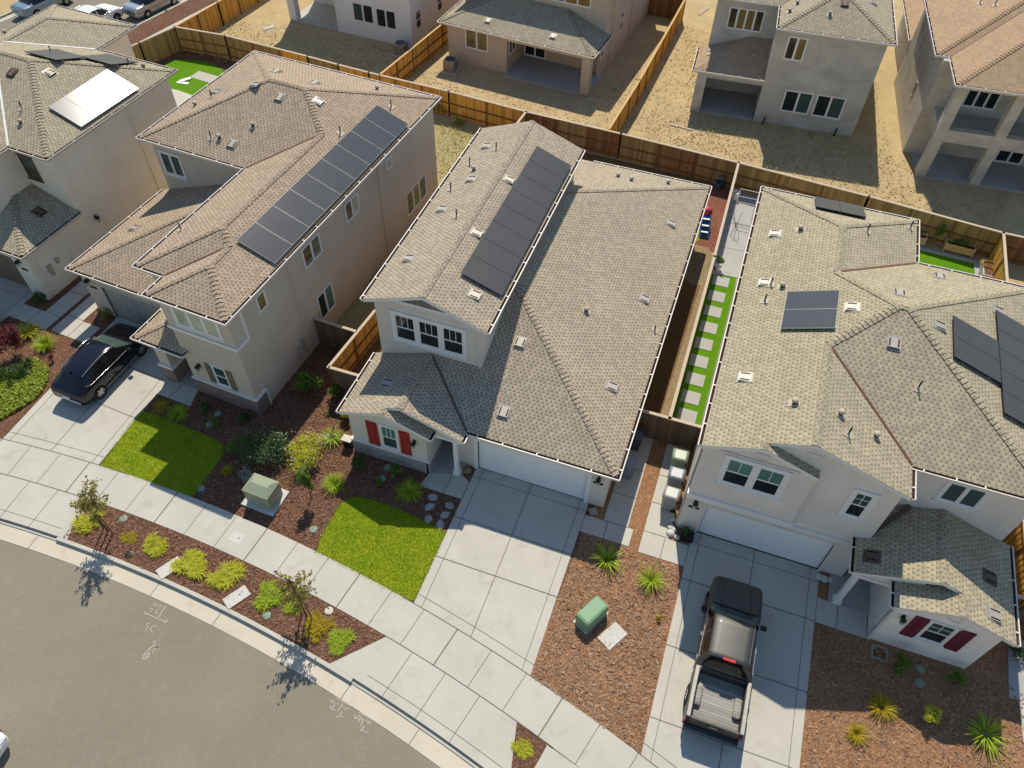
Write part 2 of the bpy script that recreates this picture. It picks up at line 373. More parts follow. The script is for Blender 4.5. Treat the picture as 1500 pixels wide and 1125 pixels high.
def ridge(root, segs, mat='shC', w=.16, k=None):
    k = K if k is None else k
    for p0, p1 in segs:
        mb = MB()
        p0, p1 = Vector(p0), Vector(p1)
        if p1.z > p0.z: p0, p1 = p1, p0       # run downhill
        d = p1-p0; L = d.length; d.normalize(); s = Vector((d.y, -d.x, 0)).normalized()
        hip = abs(d.z) > .05; drop = w*k*(.707 if hip else 1)
        n = max(2, int(L/.21)); st = L/n
        for i in range(n):
            a = p0+d*(i*st-.02); b = p0+d*((i+1)*st); h0, h1 = Vector((0, 0, .014)), Vector((0, 0, .046))
            dn = Vector((0, 0, -drop))
            for sg in (-1, 1):
                q = [a+h0, b+h1, b+s*w*sg+dn+h1, a+s*w*sg+dn+h0]
                mb.face(q if sg < 0 else q[::-1], 0)
                r = [b+h1, b, b+s*w*sg+dn, b+s*w*sg+dn+h1]
                mb.face(r if sg < 0 else r[::-1], 1)  # dark riser colour paints the shadow line at each cap step
                e = [a+s*w*sg+dn+h0, b+s*w*sg+dn+h1, b+s*w*sg+dn-h0, a+s*w*sg+dn-h0]
                mb.face(e if sg < 0 else e[::-1], 1)
        mb.build('ridge_cap', [mat, 'trimB'], root)
def valley(root, segs, mat='rust', w=.07):
    for p0, p1 in segs: MB().beam(Vector(p0)+Vector((0, 0, .02)), Vector(p1)+Vector((0, 0, .02)), w, .03).build('valley_flashing', mat, root)
def gutter(root, p0, p1, out, straps=1.15, w=.125, h=.11, mat='gut'):
    """open trough along an eave; out = horizontal unit vector away from the roof"""
    p0, p1 = Vector(p0), Vector(p1); o = Vector((*out, 0)); d = (p1-p0); L = d.length; d.normalize(); Zv = Vector((0, 0, 1))
    mb = MB(); c = (p0+p1)/2; hl = d*L/2
    mb.obox(c+o*(w-.008)+Zv*(-h/2-.01), hl, o*.011, Zv*h/2, 0)
    mb.obox(c+o*(w-.004)-Zv*.008, hl, o*.022, Zv*.011, 0)
    mb.obox(c+o*w/2-Zv*(h+.005), hl, o*(w/2-.02), Zv*.012, 0)
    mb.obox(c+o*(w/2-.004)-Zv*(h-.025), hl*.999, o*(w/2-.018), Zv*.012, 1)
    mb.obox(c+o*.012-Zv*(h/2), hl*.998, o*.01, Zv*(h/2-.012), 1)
    for q, s in ((p0, 1), (p1, -1)): mb.obox(q+o*w/2-Zv*(h/2+.006)+d*s*.008, d*.008, o*(w/2-.012), Zv*(h/2), 0)
    x = .5
    while x < L-.2:
        mb.obox(p0+d*x+o*w*.5+Zv*.004, d*.028, o*w*.5, Zv*.006, 0); x += straps*random.uniform(.75, 1.3)
    return mb.build('gutter', [mat, 'gutin'], root)
def fpt(face, a, z, d):
    k, pos = face
    return {'F': (a, pos-d, z), 'K': (a, pos+d, z), 'R': (pos+d, a, z), 'L': (pos-d, a, z)}[k]
def fbox(mb, face, a0, a1, z0, z1, d0, d1, m=0):
    p, q = fpt(face, a0, z0, d0), fpt(face, a1, z1, d1)
    return mb.box(min(p[0], q[0]), max(p[0], q[0]), min(p[1], q[1]), max(p[1], q[1]), z0, z1, m)
def window(root, face, a0, a1, z0, z1, n=2, kind='slide', trim=.1, grid=None, glass=('glass',), tm='white', sill=True, sash=.045, name='window', tall=.045):
    mb = MB(); gl = [MB() for _ in glass]; t = trim
    if t:
        fbox(mb, face, a0, a1, z1-t, z1, -.02, tall); fbox(mb, face, a0, a1, z0, z0+t, -.02, tall)
        fbox(mb, face, a0, a0+t, z0+t, z1-t, -.02, tall-.003); fbox(mb, face, a1-t, a1, z0+t, z1-t, -.02, tall-.003)
        if sill: fbox(mb, face, a0-.05, a1+.05, z0-.03, z0+.03, -.02, tall+.035); fbox(mb, face, a0-.04, a1+.04, z1-.02, z1+.04, -.02, tall+.02)
    x0, x1, y0, y1 = a0+t, a1-t, z0+t, z1-t
    mul_w = t*1.1 if kind == 'hung' and n > 1 else .05
    w = (x1-x0-mul_w*(n-1))/n
    for i in range(n):
        b0 = x0+i*(w+mul_w); b1 = b0+w
        if i: fbox(mb, face, b0-mul_w, b0, y0, y1, -.02, tall-.006)
        for (c0, c1, e0, e1) in ((b0, b0+sash, y0, y1), (b1-sash, b1, y0, y1), (b0+sash, b1-sash, y0, y0+sash), (b0+sash, b1-sash, y1-sash, y1)):
            fbox(mb, face, c0, c1, e0, e1, -.02, .028)
        if kind == 'hung':
            ym = (y0+y1)/2; fbox(mb, face, b0+sash, b1-sash, ym-.03, ym+.03, -.02, .032)
        if grid:
            gx, gy = grid; lo = (y0+y1)/2 if kind == 'hung' else y0
            for k in range(1, gx): xx = b0+sash+(w-2*sash)*k/gx; fbox(mb, face, xx-.012, xx+.012, lo, y1-sash, 0, .024)
            for k in range(1, gy): zz = lo+(y1-lo)*k/gy; fbox(mb, face, b0+sash, b1-sash, zz-.012, zz+.012, 0, .022)
        if kind == 'hung' and len(gl) > 1:
            ym = (y0+y1)/2; fbox(gl[1], face, b0+.01, b1-.01, ym, y1-.01, -.03, .012); fbox(gl[0], face, b0+.01, b1-.01, y0+.01, ym, -.03, .008)
        else: fbox(gl[i % len(gl)], face, b0+.01, b1-.01, y0+.01, y1-.01, -.03, .01)
    w_ = mb.build(name, tm, root)
    for g, mt in zip(gl, glass):
        if g.v: g.build('pane', mt, w_)
    return w_
def shutter(root, face, a0, a1, z0, z1, mat, brace=True):
    mb = MB(); fbox(mb, face, a0, a1, z0, z1, 0, .04)
    if brace:
        for zz in (z0+.12, z1-.12): fbox(mb, face, a0, a1, zz-.05, zz+.05, .04, .055)
        p, q = Vector(fpt(face, a0+.04, z0+.14, .05)), Vector(fpt(face, a1-.04, z1-.14, .05))
        mb.beam(p, q, .03, .08, up=(0, 0, 1))
    return mb.build('shutter', mat, root)
def lantern(root, face, a, z):
    mb = MB(); fbox(mb, face, a-.06, a+.06, z-.1, z+.14, 0, .03, 0)
    c = Vector(fpt(face, a, z, .17)); mb.beam(Vector(fpt(face, a, z+.16, 0)), Vector(fpt(face, a, z+.16, .19)), .03, .03, 0)
    mb.lathe(c+Vector((0, 0, -.18)), [(.05, 0), (.085, .02), (.095, .22), (.12, .24), (.10, .28), (.02, .36)], 8, 0)
    mb.lathe(c+Vector((0, 0, -.15)), [(.097, .03), (.102, .15)], 8, 1)
    return mb.build('wall_lantern', ['black', 'glassp'], root)
def plate(root, face, a, z, w=.42, h=.13): mb = MB(); fbox(mb, face, a-w/2, a+w/2, z-h/2, z+h/2, 0, .025); return mb.build('number_plate', 'black', root)
def gdoor(root, a0, a1, y, mat='door', h=2.15, trim=.2, rec=.12, tm='white', head=True):
    """sectional garage door: recessed panels, jamb trim"""
    mb = MB(); n, m = 4, 8; hh = h/n; ww = (a1-a0)/m
    for i in range(n):
        mb.box(a0, a1, y-.03, y+.02, i*hh+.006, (i+1)*hh-.006)
        for j in range(m): mb.box(a0+j*ww+.08, a0+(j+1)*ww-.08, y-.045, y-.03, i*hh+.1, (i+1)*hh-.1)
    d = mb.build('garage_door', mat, root); t = MB()
    t.box(a0-trim, a0, y-rec-.03, y+.05, 0, h+.02); t.box(a1, a1+trim, y-rec-.03, y+.05, 0, h+.02)
    if head: t.box(a0-trim, a1+trim, y-rec-.028, y+.05, h+.02, h+.02+trim)
    t.build('door_trim', tm, root)
    s = MB(); s.box(a0, a1, y-.06, y-.032, .0, .03); s.build('door_seal', 'black', root); return d
def basis(dn, k=None):
    k = K if k is None else k
    d = Vector((dn[0], dn[1], -k)).normalized(); s = Vector((-dn[1], dn[0], 0)); n = s.cross(d)
    if n.z < 0: n = -n; s = -s
    return d, s, n
def vent(root, p, dn, mat='ventg', w=.44, l=.46, h=.1):
    d, s, n = basis(dn); p = Vector(p); mb = MB()
    mb.obox(p+n*.012, d*(l/2+.07), s*(w/2+.05), n*.01, 0)
    a = [p-d*l/2+n*.03, p+d*l/2+n*h]
    t = [a[0]-s*w/2, a[0]+s*w/2, a[1]+s*w/2, a[1]-s*w/2]; b = [p-d*l/2-s*w/2, p-d*l/2+s*w/2, p+d*l/2+s*w/2, p+d*l/2-s*w/2]
    b = [q+n*.02 for q in b]
    mb.face(t, 0)
    mb.face([b[1], b[2], t[2], t[1]], 0); mb.face([b[3], b[0], t[0], t[3]], 0); mb.face([b[2], b[3], t[3], t[2]], 1)
    sl = (d*l*.92+n*(h-.03)).normalized()
    for k in (-.36, .36): mb.obox(p+n*((h+.03)/2+.004)+s*(w*k), sl*(l*.38), s*.025, n*.006, 1)
    return mb.build('roof_vent', [mat, 'gutin'], root)
def pipe(root, p, dn, h=.4, r=.032):
    d, s, n = basis(dn); p = Vector(p); mb = MB()
    mb.obox(p+n*.012, d*.17, s*.15, n*.012, 1); mb.lathe(p-Vector((0, 0, .05)), [(r, 0), (r, h+.05), (r*.7, h+.05)], 9, 0); mb.lathe(p, [(.06, 0), (.04, .1)], 9, 1)
    return mb.build('vent_pipe', ['black', 'ventt'], root)
def goose(root, p, dn, mat='ventg'):
    d, s, n = basis(dn); p = Vector(p); mb = MB()
    mb.obox(p+n*.01, d*.2, s*.17, n*.01, 0); mb.lathe(p-Vector((0, 0, .05)), [(.07, 0), (.07, .2)], 12, 1)
    mb.lathe(p, [(.115, .13), (.125, .15), (.12, .2), (.05, .235), (.001, .24)], 12, 0); mb.lathe(p, [(.112, .11), (.118, .13)], 12, 1)
    return mb.build('vent_hood', ['ventt' if mat == 'ventg' else mat, 'gutin'], root)
def solar(root, p, dn, cols, rows, cw, rh, mat='solar', gap=.010, off=.12, k=None, fm='sframe', rail='alu'):
    """p: uphill corner on the roof; runs along s (eave direction) cols, downhill rows"""
    d, s, n = basis(dn, k); s = Vector((abs(dn[1]), abs(dn[0]), 0)); p = Vector(p); rb = MB()
    for r in range(rows):
        for f in (.22, .78):
            a = p+d*(rh*(r+f))+n*(off*.45); rb.beam(a, a+s*(cw*cols), .04, .05, up=n)
            for c in range(cols+1): q = p+d*(rh*(r+f))+s*(cw*c*.96+.1); rb.beam(q, q+n*off*.4, .06, .06, up=(1, 0, 0))
    arr = rb.build('solar_array', rail, root)
    for r in range(rows):
        for c in range(cols):
            mb = MB(); o = p+d*(rh*r+rh/2)+s*(cw*c+cw/2)+n*off
            mb.obox(o, d*(rh/2-gap/2), s*(cw/2-gap/2), n*.02, 1)
            q = [o+d*i*(rh/2-gap/2-.008)+s*j*(cw/2-gap/2-.008)+n*.0225 for i, j in ((-1, -1), (1, -1), (1, 1), (-1, 1))]
            nn = (q[1]-q[0]).cross(q[2]-q[0]); mb.face(q if nn.dot(n) > 0 else q[::-1], 0)
            mb.build('solar_panel', [mat, fm], arr)
    return arr
def wall(root, mb, mat, name='wall'): return mb.build(name, mat, root)
def spout(root, face, a, z0, z1, mat='white'):
    mb = MB(); fbox(mb, face, a-.04, a+.04, z0, z1, 0, .07); return mb.build('downspout', mat, root)
def pl(kind, ref, z0, k=None):
    k = K if k is None else k
    return {'R': lambda x, y: (x, y, z0+k*(ref-x)), 'L': lambda x, y: (x, y, z0+k*(x-ref)), 'F': lambda x, y: (x, y, z0+k*(y-ref)), 'B': lambda x, y: (x, y, z0+k*(ref-y))}[kind]
def pp(f, pts): return [f(*p) for p in pts]
# ================================================================== centre house
h = empty('house', (0, 0, 0), 0, 'greige two-storey house with red shutters, white garage door and black solar row along upper gable', 'house')
zR, zF, zB, zL = pl('R', 6.10, 2.99), pl('F', -.30, 2.99), pl('B', 20.4, 2.99), pl('L', -5.83, 2.99)
g1R, g2R = pl('R', -1.66, 2.99), pl('R', -.35, 2.99)
roof(h, [pp(zF, [(-.35, -.3), (6.1, -.3), (-.9, 6.7), (-.9, 2.44), (-3.09, 2.44)]), pp(zR, [(6.1, -.3), (6.1, 20.4), (-.9, 13.4), (-.9, 6.7)]),
         pp(zB, [(6.1, 20.4), (-5.83, 20.4), (-1.0, 15.57), (-.9, 13.4)]), pp(zL, [(-5.83, 20.4), (-5.83, 15.6), (-1.0, 15.57)]),
         pp(zL, [(-5.83, -1.2), (-3.745, -1.2), (-3.745, -.85), (-3.09, -.85), (-3.09, 2.44), (-5.83, 2.44)]),
         pp(g1R, [(-3.745, -1.2), (-1.66, -1.2), (-1.66, -.6), (-3.745, -.6)]), pp(g2R, [(-3.09, -.85), (-.35, -.85), (-.35, -.3), (-3.09, 2.44)])])
uL, uR = pl('L', -5.95, 6.40), pl('R', -.42, 6.40); xr = -3.185
roof(h, [pp(uL, [(-5.95, 2.27), (xr, 2.27), (xr, 16.2), (-5.95, 16.2)]), pp(uR, [(xr, 2.27), (-.42, 2.27), (-.42, 16.2), (xr, 16.2)])])
ridge(h, [(uL(xr, 2.3), uL(xr, 16.18)), (zL(-3.745, -1.18), zL(-3.745, -.9)), (zL(-3.09, -.82), zL(-3.09, 2.38)), (zF(6.05, -.25), zF(-.8, 6.6)), (zR(6.05, 20.35), zR(-.8, 13.5))])
valley(h, [(zF(-.37, -.28), zF(-3.0, 2.35))], 'trimB', .09)
for a, b, o in (((6.1, -.42, 2.99), (6.1, 20.5, 2.99), (1, 0)), ((-.36, -.3, 2.99), (6.22, -.3, 2.99), (0, -1)), ((-.7, 20.4, 2.99), (6.2, 20.4, 2.99), (0, 1)), ((-5.83, 2.4, 2.99), (-5.83, -1.22, 2.99), (-1, 0)),
                ((-.42, 2.25, 6.4), (-.42, 16.2, 6.4), (1, 0)), ((-5.95, 16.2, 6.4), (-5.95, 2.25, 6.4), (-1, 0)), ((-.35, -.87, 2.99), (-.35, -.42, 2.99), (1, 0)), ((-1.66, -1.22, 2.99), (-1.66, -.72, 2.99), (1, 0))): gutter(h, a, b, o)
w = MB()
w.box(-5.57, -1.95, -.95, 3.0, 0, 2.96).xzprism([(-5.56, 2.9), (-1.96, 2.9), (-1.96, 2.92), (-3.745, 3.585), (-5.56, 2.92)], -.949, -.65)
w.box(-.95, -.0, 0, .3, 0, 2.95).box(4.88, 5.77, 0, .3, 0, 2.95).box(-.0, 4.88, .0, .3, 2.14, 2.95).box(-.95, -.7, .3, 3, 0, 2.95).box(-5.56, 5.77, 3, 19.95, 0, 2.94).box(5.5, 5.77, .3, 3, 0, 2.95)
w.box(-5.52, -.70, 2.42, 15.9, 2.6, 6.34).xzprism([(-5.5, 6.3), (-.72, 6.3), (-.72, 6.36), (-3.185, 7.25), (-5.5, 6.36)], 2.425, 2.7).xzprism([(-5.5, 6.3), (-.72, 6.3), (-.72, 6.36), (-3.185, 7.25), (-5.5, 6.36)], 15.6, 15.89)
w.xzprism([(-3.7, 2.62), (-.47, 2.62), (-.47, 2.86), (-3.09, 3.83), (-3.7, 3.6)], -.66, -.5)
wall(h, w, 'stC')
t = MB(); t.box(-4.5, -2.05, 2.385, 2.43, 6.62, 6.74); t.build('gable_band', 'white', h); t = MB(); t.box(-1.97, -.47, -.69, -.47, 2.5, 2.66); t.build('porch_beam', 'white', h)
t = MB(); t.box(-.87, -.69, -.66, -.48, .1, 2.6).box(-.93, -.63, -.72, -.42, .1, .36); t.build('porch_post', 'white', h)
t = MB(); t.xzprism([(-4.22, 6.745), (-2.15, 6.745), (-3.185, 7.15)], 2.398, 2.43); t.build('gable_panel', 'gable', h)
t = MB(); t.xzprism([(-4.25, 3.27), (-3.24, 3.27), (-3.745, 3.5)], -.962, -.94); t.build('gable_panel', 'gable', h)
t = MB(); t.box(-5.63, -1.89, -1.02, -.95, 0, .88).box(-1.95, -1.89, -.95, .6, 0, .88).box(-5.63, -5.57, -.95, .6, 0, .88); t.build('stone_wainscot', 'stoneC', h)
t = MB(); t.box(-5.66, -1.86, -1.05, -.95, .88, .97).box(-1.95, -1.86, -.95, .6, .88, .97).box(-5.66, -5.57, -.95, .6, .88, .97); t.build('wainscot_cap', 'white', h)
window(h, ('F', 2.42), -4.80, -1.37, 4.30, 6.04, 3, 'hung', .15, (3, 1), ('glass',), sash=.06)
window(h, ('F', -.95), -4.15, -3.26, 1.03, 2.66, 1, 'hung', .09, (3, 1), ('glassm', 'glassg'))
shutter(h, ('F', -.95), -4.75, -4.23, 1.0, 2.62, 'red'); shutter(h, ('F', -.95), -3.2, -2.72, 1.0, 2.62, 'red')
lantern(h, ('F', -.95), -2.5, 2.1); lantern(h, ('F', 0), 5.36, 2.1); plate(h, ('F', 0), 5.36, 1.72)
gdoor(h, .0, 4.88, .12, 'door', 2.12, .19, .12, head=True)
t = MB(); t.box(-1.85, -1.05, 2.9, 2.985, .1, 2.2); t.build('front_door', 'doorb', h)
spout(h, ('F', 2.42), -.78, 3.95, 6.3, 'stC'); spout(h, ('F', -.95), -1.99, 0, 2.9, 'stC')
solar(h, uR(-2.40, 4.32), (1, 0), 8, 1, 1.255, 1.97, 'solar')
for x, y in ((-2.68, 11.2), (-2.68, 7.0), (-1.5, 3.75)): vent(h, uR(x, y), (1, 0))
for x, y in ((-4.9, 14.1), (-4.5, 11.0), (-5.0, 8.6), (-5.0, 4.9)): vent(h, uL(x, y), (-1, 0))
for x, y in ((-4.25, 13.7), (-5.2, 12.5), (-5.3, 10.3), (-4.0, 7.9)): pipe(h, uL(x, y), (-1, 0))
goose(h, uL(-4.75, 11.9), (-1, 0))
for x, y in ((4.8, 15.7), (4.8, 9.6), (4.75, 3.75)): vent(h, zR(x, y), (1, 0))
goose(h, zR(2.6, 7.0), (1, 0)); pipe(h, zR(5.7, 8.1), (1, 0), .3)
for x, y in ((.5, 3.9), (.85, .9)): vent(h, zF(x, y), (0, -1))
for x, y in ((1.2, 18.4), (2.0, 18.2), (3.9, 19.2)): goose(h, zB(x, y), (0, 1), 'ventw')
vent(h, zL(-4.3, .5), (-1, 0))
# ================================================================== left house
A4 = R(-3.66)
h = empty('house', (-10.685, -.643, 0), A4, 'taupe two-storey house with brown stone base, grey garage door and long blue-grey solar row', 'house')
e = 6.44; fB, fL, fFL, fR = pl('F', -.27, e), pl('L', -3.80, e), pl('F', .99, e), pl('R', .19, e)
wL, mF, mL, mB = pl('L', -5.38, e), pl('F', 8.88, e), pl('L', -11.95, e), pl('B', 18.85, e)
roof(h, [pp(fB, [(-3.8, -.27), (.19, -.27), (-1.805, 1.725)]), pp(fL, [(-3.8, -.27), (-1.805, 1.725), (-1.805, 2.985), (-3.8, .99)]), pp(fFL, [(-5.38, .99), (-3.8, .99), (-1.805, 2.985), (-2.595, 3.775)]),
         pp(fR, [(.19, -.27), (.19, 18.85), (-4.795, 13.865), (-2.595, 11.665), (-2.595, 3.775), (-1.805, 2.985), (-1.805, 1.725)]), pp(wL, [(-5.38, .99), (-2.595, 3.775), (-2.595, 11.665), (-5.38, 8.88)]),
         pp(mF, [(-11.95, 8.88), (-5.38, 8.88), (-2.595, 11.665), (-4.795, 13.865), (-6.965, 13.865)]), pp(mL, [(-11.95, 8.88), (-6.965, 13.865), (-11.95, 18.85)]), pp(mB, [(-11.95, 18.85), (-6.965, 13.865), (-4.795, 13.865), (.19, 18.85)])], ('shL', 'white', 'soffit'))
zg = 2.99; gF, gL = pl('F', 2.1, zg), pl('L', -12.03, zg); pF, pL = pl('F', -.31, zg), pl('L', -5.9, zg)
roof(h, [pp(gF, [(-12.03, 2.1), (-3.4, 2.1), (-3.4, 9.25), (-4.88, 9.25)]), pp(gL, [(-12.03, 2.1), (-4.88, 9.25), (-12.03, 9.25)])], ('shL', 'white', 'soffit'))
roof(h, [pp(pF, [(-5.9, -.31), (-3.2, -.31), (-3.2, .0), (-3.5, .0), (-3.5, 2.09)]), pp(pL, [(-5.9, -.31), (-3.5, 2.09), (-5.9, 2.09)])], ('shL', 'white', 'soffit'))
ridge(h, [(fB(.15, -.23), fB(-1.805, 1.725)), (fB(-3.76, -.23), fB(-1.805, 1.725)), (fL(-1.805, 1.725), fL(-1.805, 2.985)), (fR(-1.805, 2.985), fR(-2.595, 3.775)), (fFL(-5.34, 1.03), fFL(-2.595, 3.775)), (fR(-2.595, 3.775), fR(-2.595, 11.665)), (fR(-2.595, 11.665), fR(-4.795, 13.865)),
          (mF(-4.795, 13.865), mF(-6.965, 13.865)), (mF(-11.9, 8.93), mF(-6.965, 13.865)), (mB(-11.9, 18.8), mB(-6.965, 13.865)), (mB(.15, 18.8), mB(-4.795, 13.865)), (gF(-12.0, 2.14), gF(-4.95, 9.2)), (pF(-5.86, -.27), pF(-3.55, 2.04))], 'shL')
valley(h, [(mF(-5.36, 8.9), mF(-2.65, 11.6)), (fL(-3.78, 1.01), fL(-1.85, 2.94))])
for a, b, o in (((.19, -.39, e), (.19, 18.97, e), (1, 0)), ((-3.92, -.27, e), (.31, -.27, e), (0, -1)), ((-3.8, .87, e), (-3.8, -.39, e), (-1, 0)), ((-5.5, .99, e), (-3.92, .99, e), (0, -1)), ((-5.38, 8.76, e), (-5.38, .87, e), (-1, 0)),
                ((-12.07, 8.88, e), (-5.5, 8.88, e), (0, -1)), ((-11.95, 18.97, e), (-11.95, 8.76, e), (-1, 0)), ((.2, 18.85, e), (-12.0, 18.85, e), (0, 1)), ((-12.15, 2.1, zg), (-5.5, 2.1, zg), (0, -1)), ((-12.03, 9.2, zg), (-12.03, 1.98, zg), (-1, 0)),
                ((-6.02, -.31, zg), (-3.2, -.31, zg), (0, -1)), ((-5.9, 2.1, zg), (-5.9, -.43, zg), (-1, 0)), ((-3.2, -.4, zg), (-3.2, -.02, zg), (1, 0))): gutter(h, a, b, o)
w = MB(); w.box(-3.48, 0, 0, 1.3, 0, 6.36).box(-5.05, 0, 1.3, 9.2, 2.6, 6.36).box(-3.48, 0, 1.3, 9.2, 0, 2.6).box(-11.6, 0, 9.2, 18.45, 0, 6.36)
w.box(-11.75, -10.6, 2.3, 2.6, 0, 2.95).box(-5.7, -3.48, 2.3, 2.6, 0, 2.95).box(-10.6, -5.7, 2.3, 2.6, 2.14, 2.95).box(-11.75, -11.5, 2.6, 9.2, 0, 2.95).box(-11.6, -3.48, 8.9, 9.2, 0, 2.95)
w.box(-5.4, -4.75, .0, .95, 0, 2.9); w.box(-3.5, .03, -.05, .72, 4.55, 6.3)
wall(h, w, 'stL')
t = MB(); t.box(-3.56, .1, -.12, .0, 4.42, 4.58).box(0.0, .1, 0, .78, 4.42, 4.58).box(0.0, .085, .7, .8, 4.58, 6.3).box(-3.56, -3.48, 0, .6, 4.42, 4.58)
t.build('bay_trim', 'white', h); t = MB(); t.box(-3.55, .09, -.09, 0, 1.0, 1.12).box(0, .09, 0, .74, 1.0, 1.12).box(0, .08, .68, .78, 0, 1.0); t.build('trim_band', 'white', h); t = MB(); t.box(-5.5, -4.66, -.1, 1.05, 1.0, 1.12); t.build('pillar_cap', 'white', h)
t = MB(); t.box(-3.5, .06, -.06, 0, 0, 1.0).box(0, .06, 0, .68, 0, 1.0).box(-5.46, -4.7, -.06, 1.0, 0, 1.0); t.build('stone_wainscot', 'stoneL', h)
window(h, ('F', -.05), -2.95, -.5, 4.78, 6.1, 3, 'slide', .1, None, ('glassp',), sash=.07)
window(h, ('F', 0), -2.03, -1.25, 1.25, 2.6, 1, 'hung', .06, None, ('glassm',)); shutter(h, ('F', 0), -2.4, -2.07, 1.24, 2.55, 'shutg', False); shutter(h, ('F', 0), -1.23, -.92, 1.24, 2.55, 'shutg', False)
lantern(h, ('F', 0), -2.78, 2.15); lantern(h, ('F', 2.3), -11.3, 2.3); plate(h, ('F', 2.3), -11.2, 1.85)
window(h, ('F', 9.2), -11.38, -9.95, 4.25, 5.68, 2, 'slide', .1, None, ('glassm',))
for a0, a1, z0, z1, n, g in ((1.81, 2.44, 4.96, 5.9, 1, ('glassy',)), (5.3, 6.75, 4.68, 5.85, 2, ('glass', 'glassm')), (9.0, 10.25, 4.72, 5.82, 2, ('glass', 'glassp')), (13.1, 13.68, 5.2, 5.85, 1, ('glassp',)), (5.55, 6.88, 1.1, 2.65, 2, ('glass', 'glassg')), (14.66, 17.0, 1.18, 2.68, 3, ('glass', 'glassy', 'glass'))):
    window(h, ('R', 0), a0, a1, z0, z1, n, 'slide', .05, None, g, sill=False)
gdoor(h, -10.6, -5.7, 2.42, 'doorg', 2.12, .12, .12, 'stL')
spout(h, ('R', 0), 4.2, .1, 6.3, 'stL'); spout(h, ('R', 0), 12.2, .1, 6.3, 'stL')
t = MB(); t.box(0, .1, 3.7, 3.95, .8, 1.5).tube([(.05, 3.4, .2), (.05, 3.4, 1.2), (.05, 3.9, 1.2)], .03).tube([(.05, 4.0, .1), (.05, 4.0, 1.3)], .025); t.build('utility_meter', 'ventg', h)
solar(h, fR(-1.72, 3.4), (1, 0), 9, 1, 1.345, 1.92, 'solar2', fm='alu')
for x, y in ((-5.2, 15.2), (-7.9, 15.6)): vent(h, mB(x, y), (0, 1))
goose(h, mB(-2.66, 17.2), (0, 1))
for x, y in ((-10.3, 13.3), (-7.5, 13.3)): vent(h, mL(x, y), (-1, 0), 'ventw')
pipe(h, mL(-10.1, 12.7), (-1, 0)); goose(h, mL(-10.6, 11.9), (-1, 0))
for x, y in ((-5.8, 13.0), (-6.8, 9.9)): vent(h, mF(x, y), (0, -1))
pipe(h, mF(-8.1, 9.9), (0, -1)); goose(h, mF(-7.65, 10.0), (0, -1)); goose(h, mF(-6.3, 11.1), (0, -1))
vent(h, fR(-3.85, 13.5), (1, 0), 'ventw'); pipe(h, fR(-2.0, 12.4), (1, 0)); pipe(h, fR(-1.2, 16.1), (1, 0)); vent(h, gL(-10.5, 5.4), (-1, 0)); pipe(h, wL(-5.0, 3.6), (-1, 0))
# ================================================================== right house
h = empty('house', (0, 0, 0), 0, 'pale stucco two-storey house with maroon shutters on its porch wing, pickup on its driveway', 'house')
e = 6.34; zL, zF, zR, zB = pl('L', 8.77, e), pl('F', 1.5, e), pl('R', 20.68, e), pl('B', 13.05, e)
wR, wB, g2R, g1R = pl('R', 15.95, e), pl('B', 16.3, e), pl('R', 15.97, e), pl('R', 12.9, e)
sh = ('shR', 'white', 'soffit')
roof(h, [pp(zL, [(8.77, -.22), (10.835, -.22), (10.835, .07), (12.37, .07), (12.37, 5.1), (14.545, 7.275), (12.36, 9.46), (12.36, 12.71), (8.77, 16.3)]),
         pp(g1R, [(10.835, -.22), (12.9, -.22), (12.9, .3), (10.835, .3)]), pp(g2R, [(12.37, .07), (15.97, .07), (15.97, 1.5), (12.37, 5.1)]),
         pp(zF, [(15.97, 1.5), (20.68, 1.5), (14.905, 7.275), (14.545, 7.275), (12.37, 5.1)]), pp(zR, [(20.68, 1.5), (20.68, 13.05), (14.905, 7.275)]),
         pp(zB, [(20.68, 13.05), (15.95, 13.05), (12.36, 9.46), (14.545, 7.275), (14.905, 7.275)]), pp(wR, [(15.95, 13.05), (15.95, 16.3), (12.36, 12.71), (12.36, 9.46)]), pp(wB, [(15.95, 16.3), (8.77, 16.3), (12.36, 12.71)])], sh)
pe = 3.05; q1L, qR, q2L = pl('L', 16.7, pe), pl('R', 20.75, pe), pl('L', 15.25, pe)
roof(h, [pp(qR, [(20.75, -2.25), (20.75, 1.82), (18.0, 1.82), (18.0, -1.35), (18.725, -1.35), (18.725, -2.25)]), pp(q1L, [(16.7, -2.25), (18.725, -2.25), (18.725, -1.1), (16.7, -1.1)]), pp(q2L, [(15.25, -1.35), (18.0, -1.35), (18.0, 1.82), (15.6, 1.82), (15.6, .2), (15.25, .2)])], sh)
ridge(h, [(zL(10.835, -.2), zL(10.835, .05)), (zL(12.37, .1), zL(12.37, 5.1)), (zL(12.37, 5.1), zL(14.545, 7.275)), (zL(14.545, 7.275), zL(12.36, 9.46)), (zL(12.36, 9.46), zL(12.36, 12.71)), (zF(14.545, 7.275), zF(14.905, 7.275)), (zR(20.64, 1.54), zR(14.905, 7.275)), (zR(20.64, 13.0), zR(14.905, 7.275)), (wB(8.81, 16.26), wB(12.36, 12.71)), (wB(15.91, 16.26), wB(12.36, 12.71)),
          (qR(18.725, -2.2), qR(18.725, -1.4)), (qR(18.0, -1.3), qR(18.0, 1.75))], 'shR')
valley(h, [(zF(15.93, 1.54), zF(12.45, 5.02)), (wR(15.9, 13.0), wR(12.45, 9.55))], 'rust', .09)
t = MB(); t.beam(Vector(q2L(15.62, .3))+Vector((0, 0, .1)), Vector(q2L(16.9, 1.75))+Vector((0, 0, .1)), .16, .1); t.build('valley_flashing', 'trimB', h)
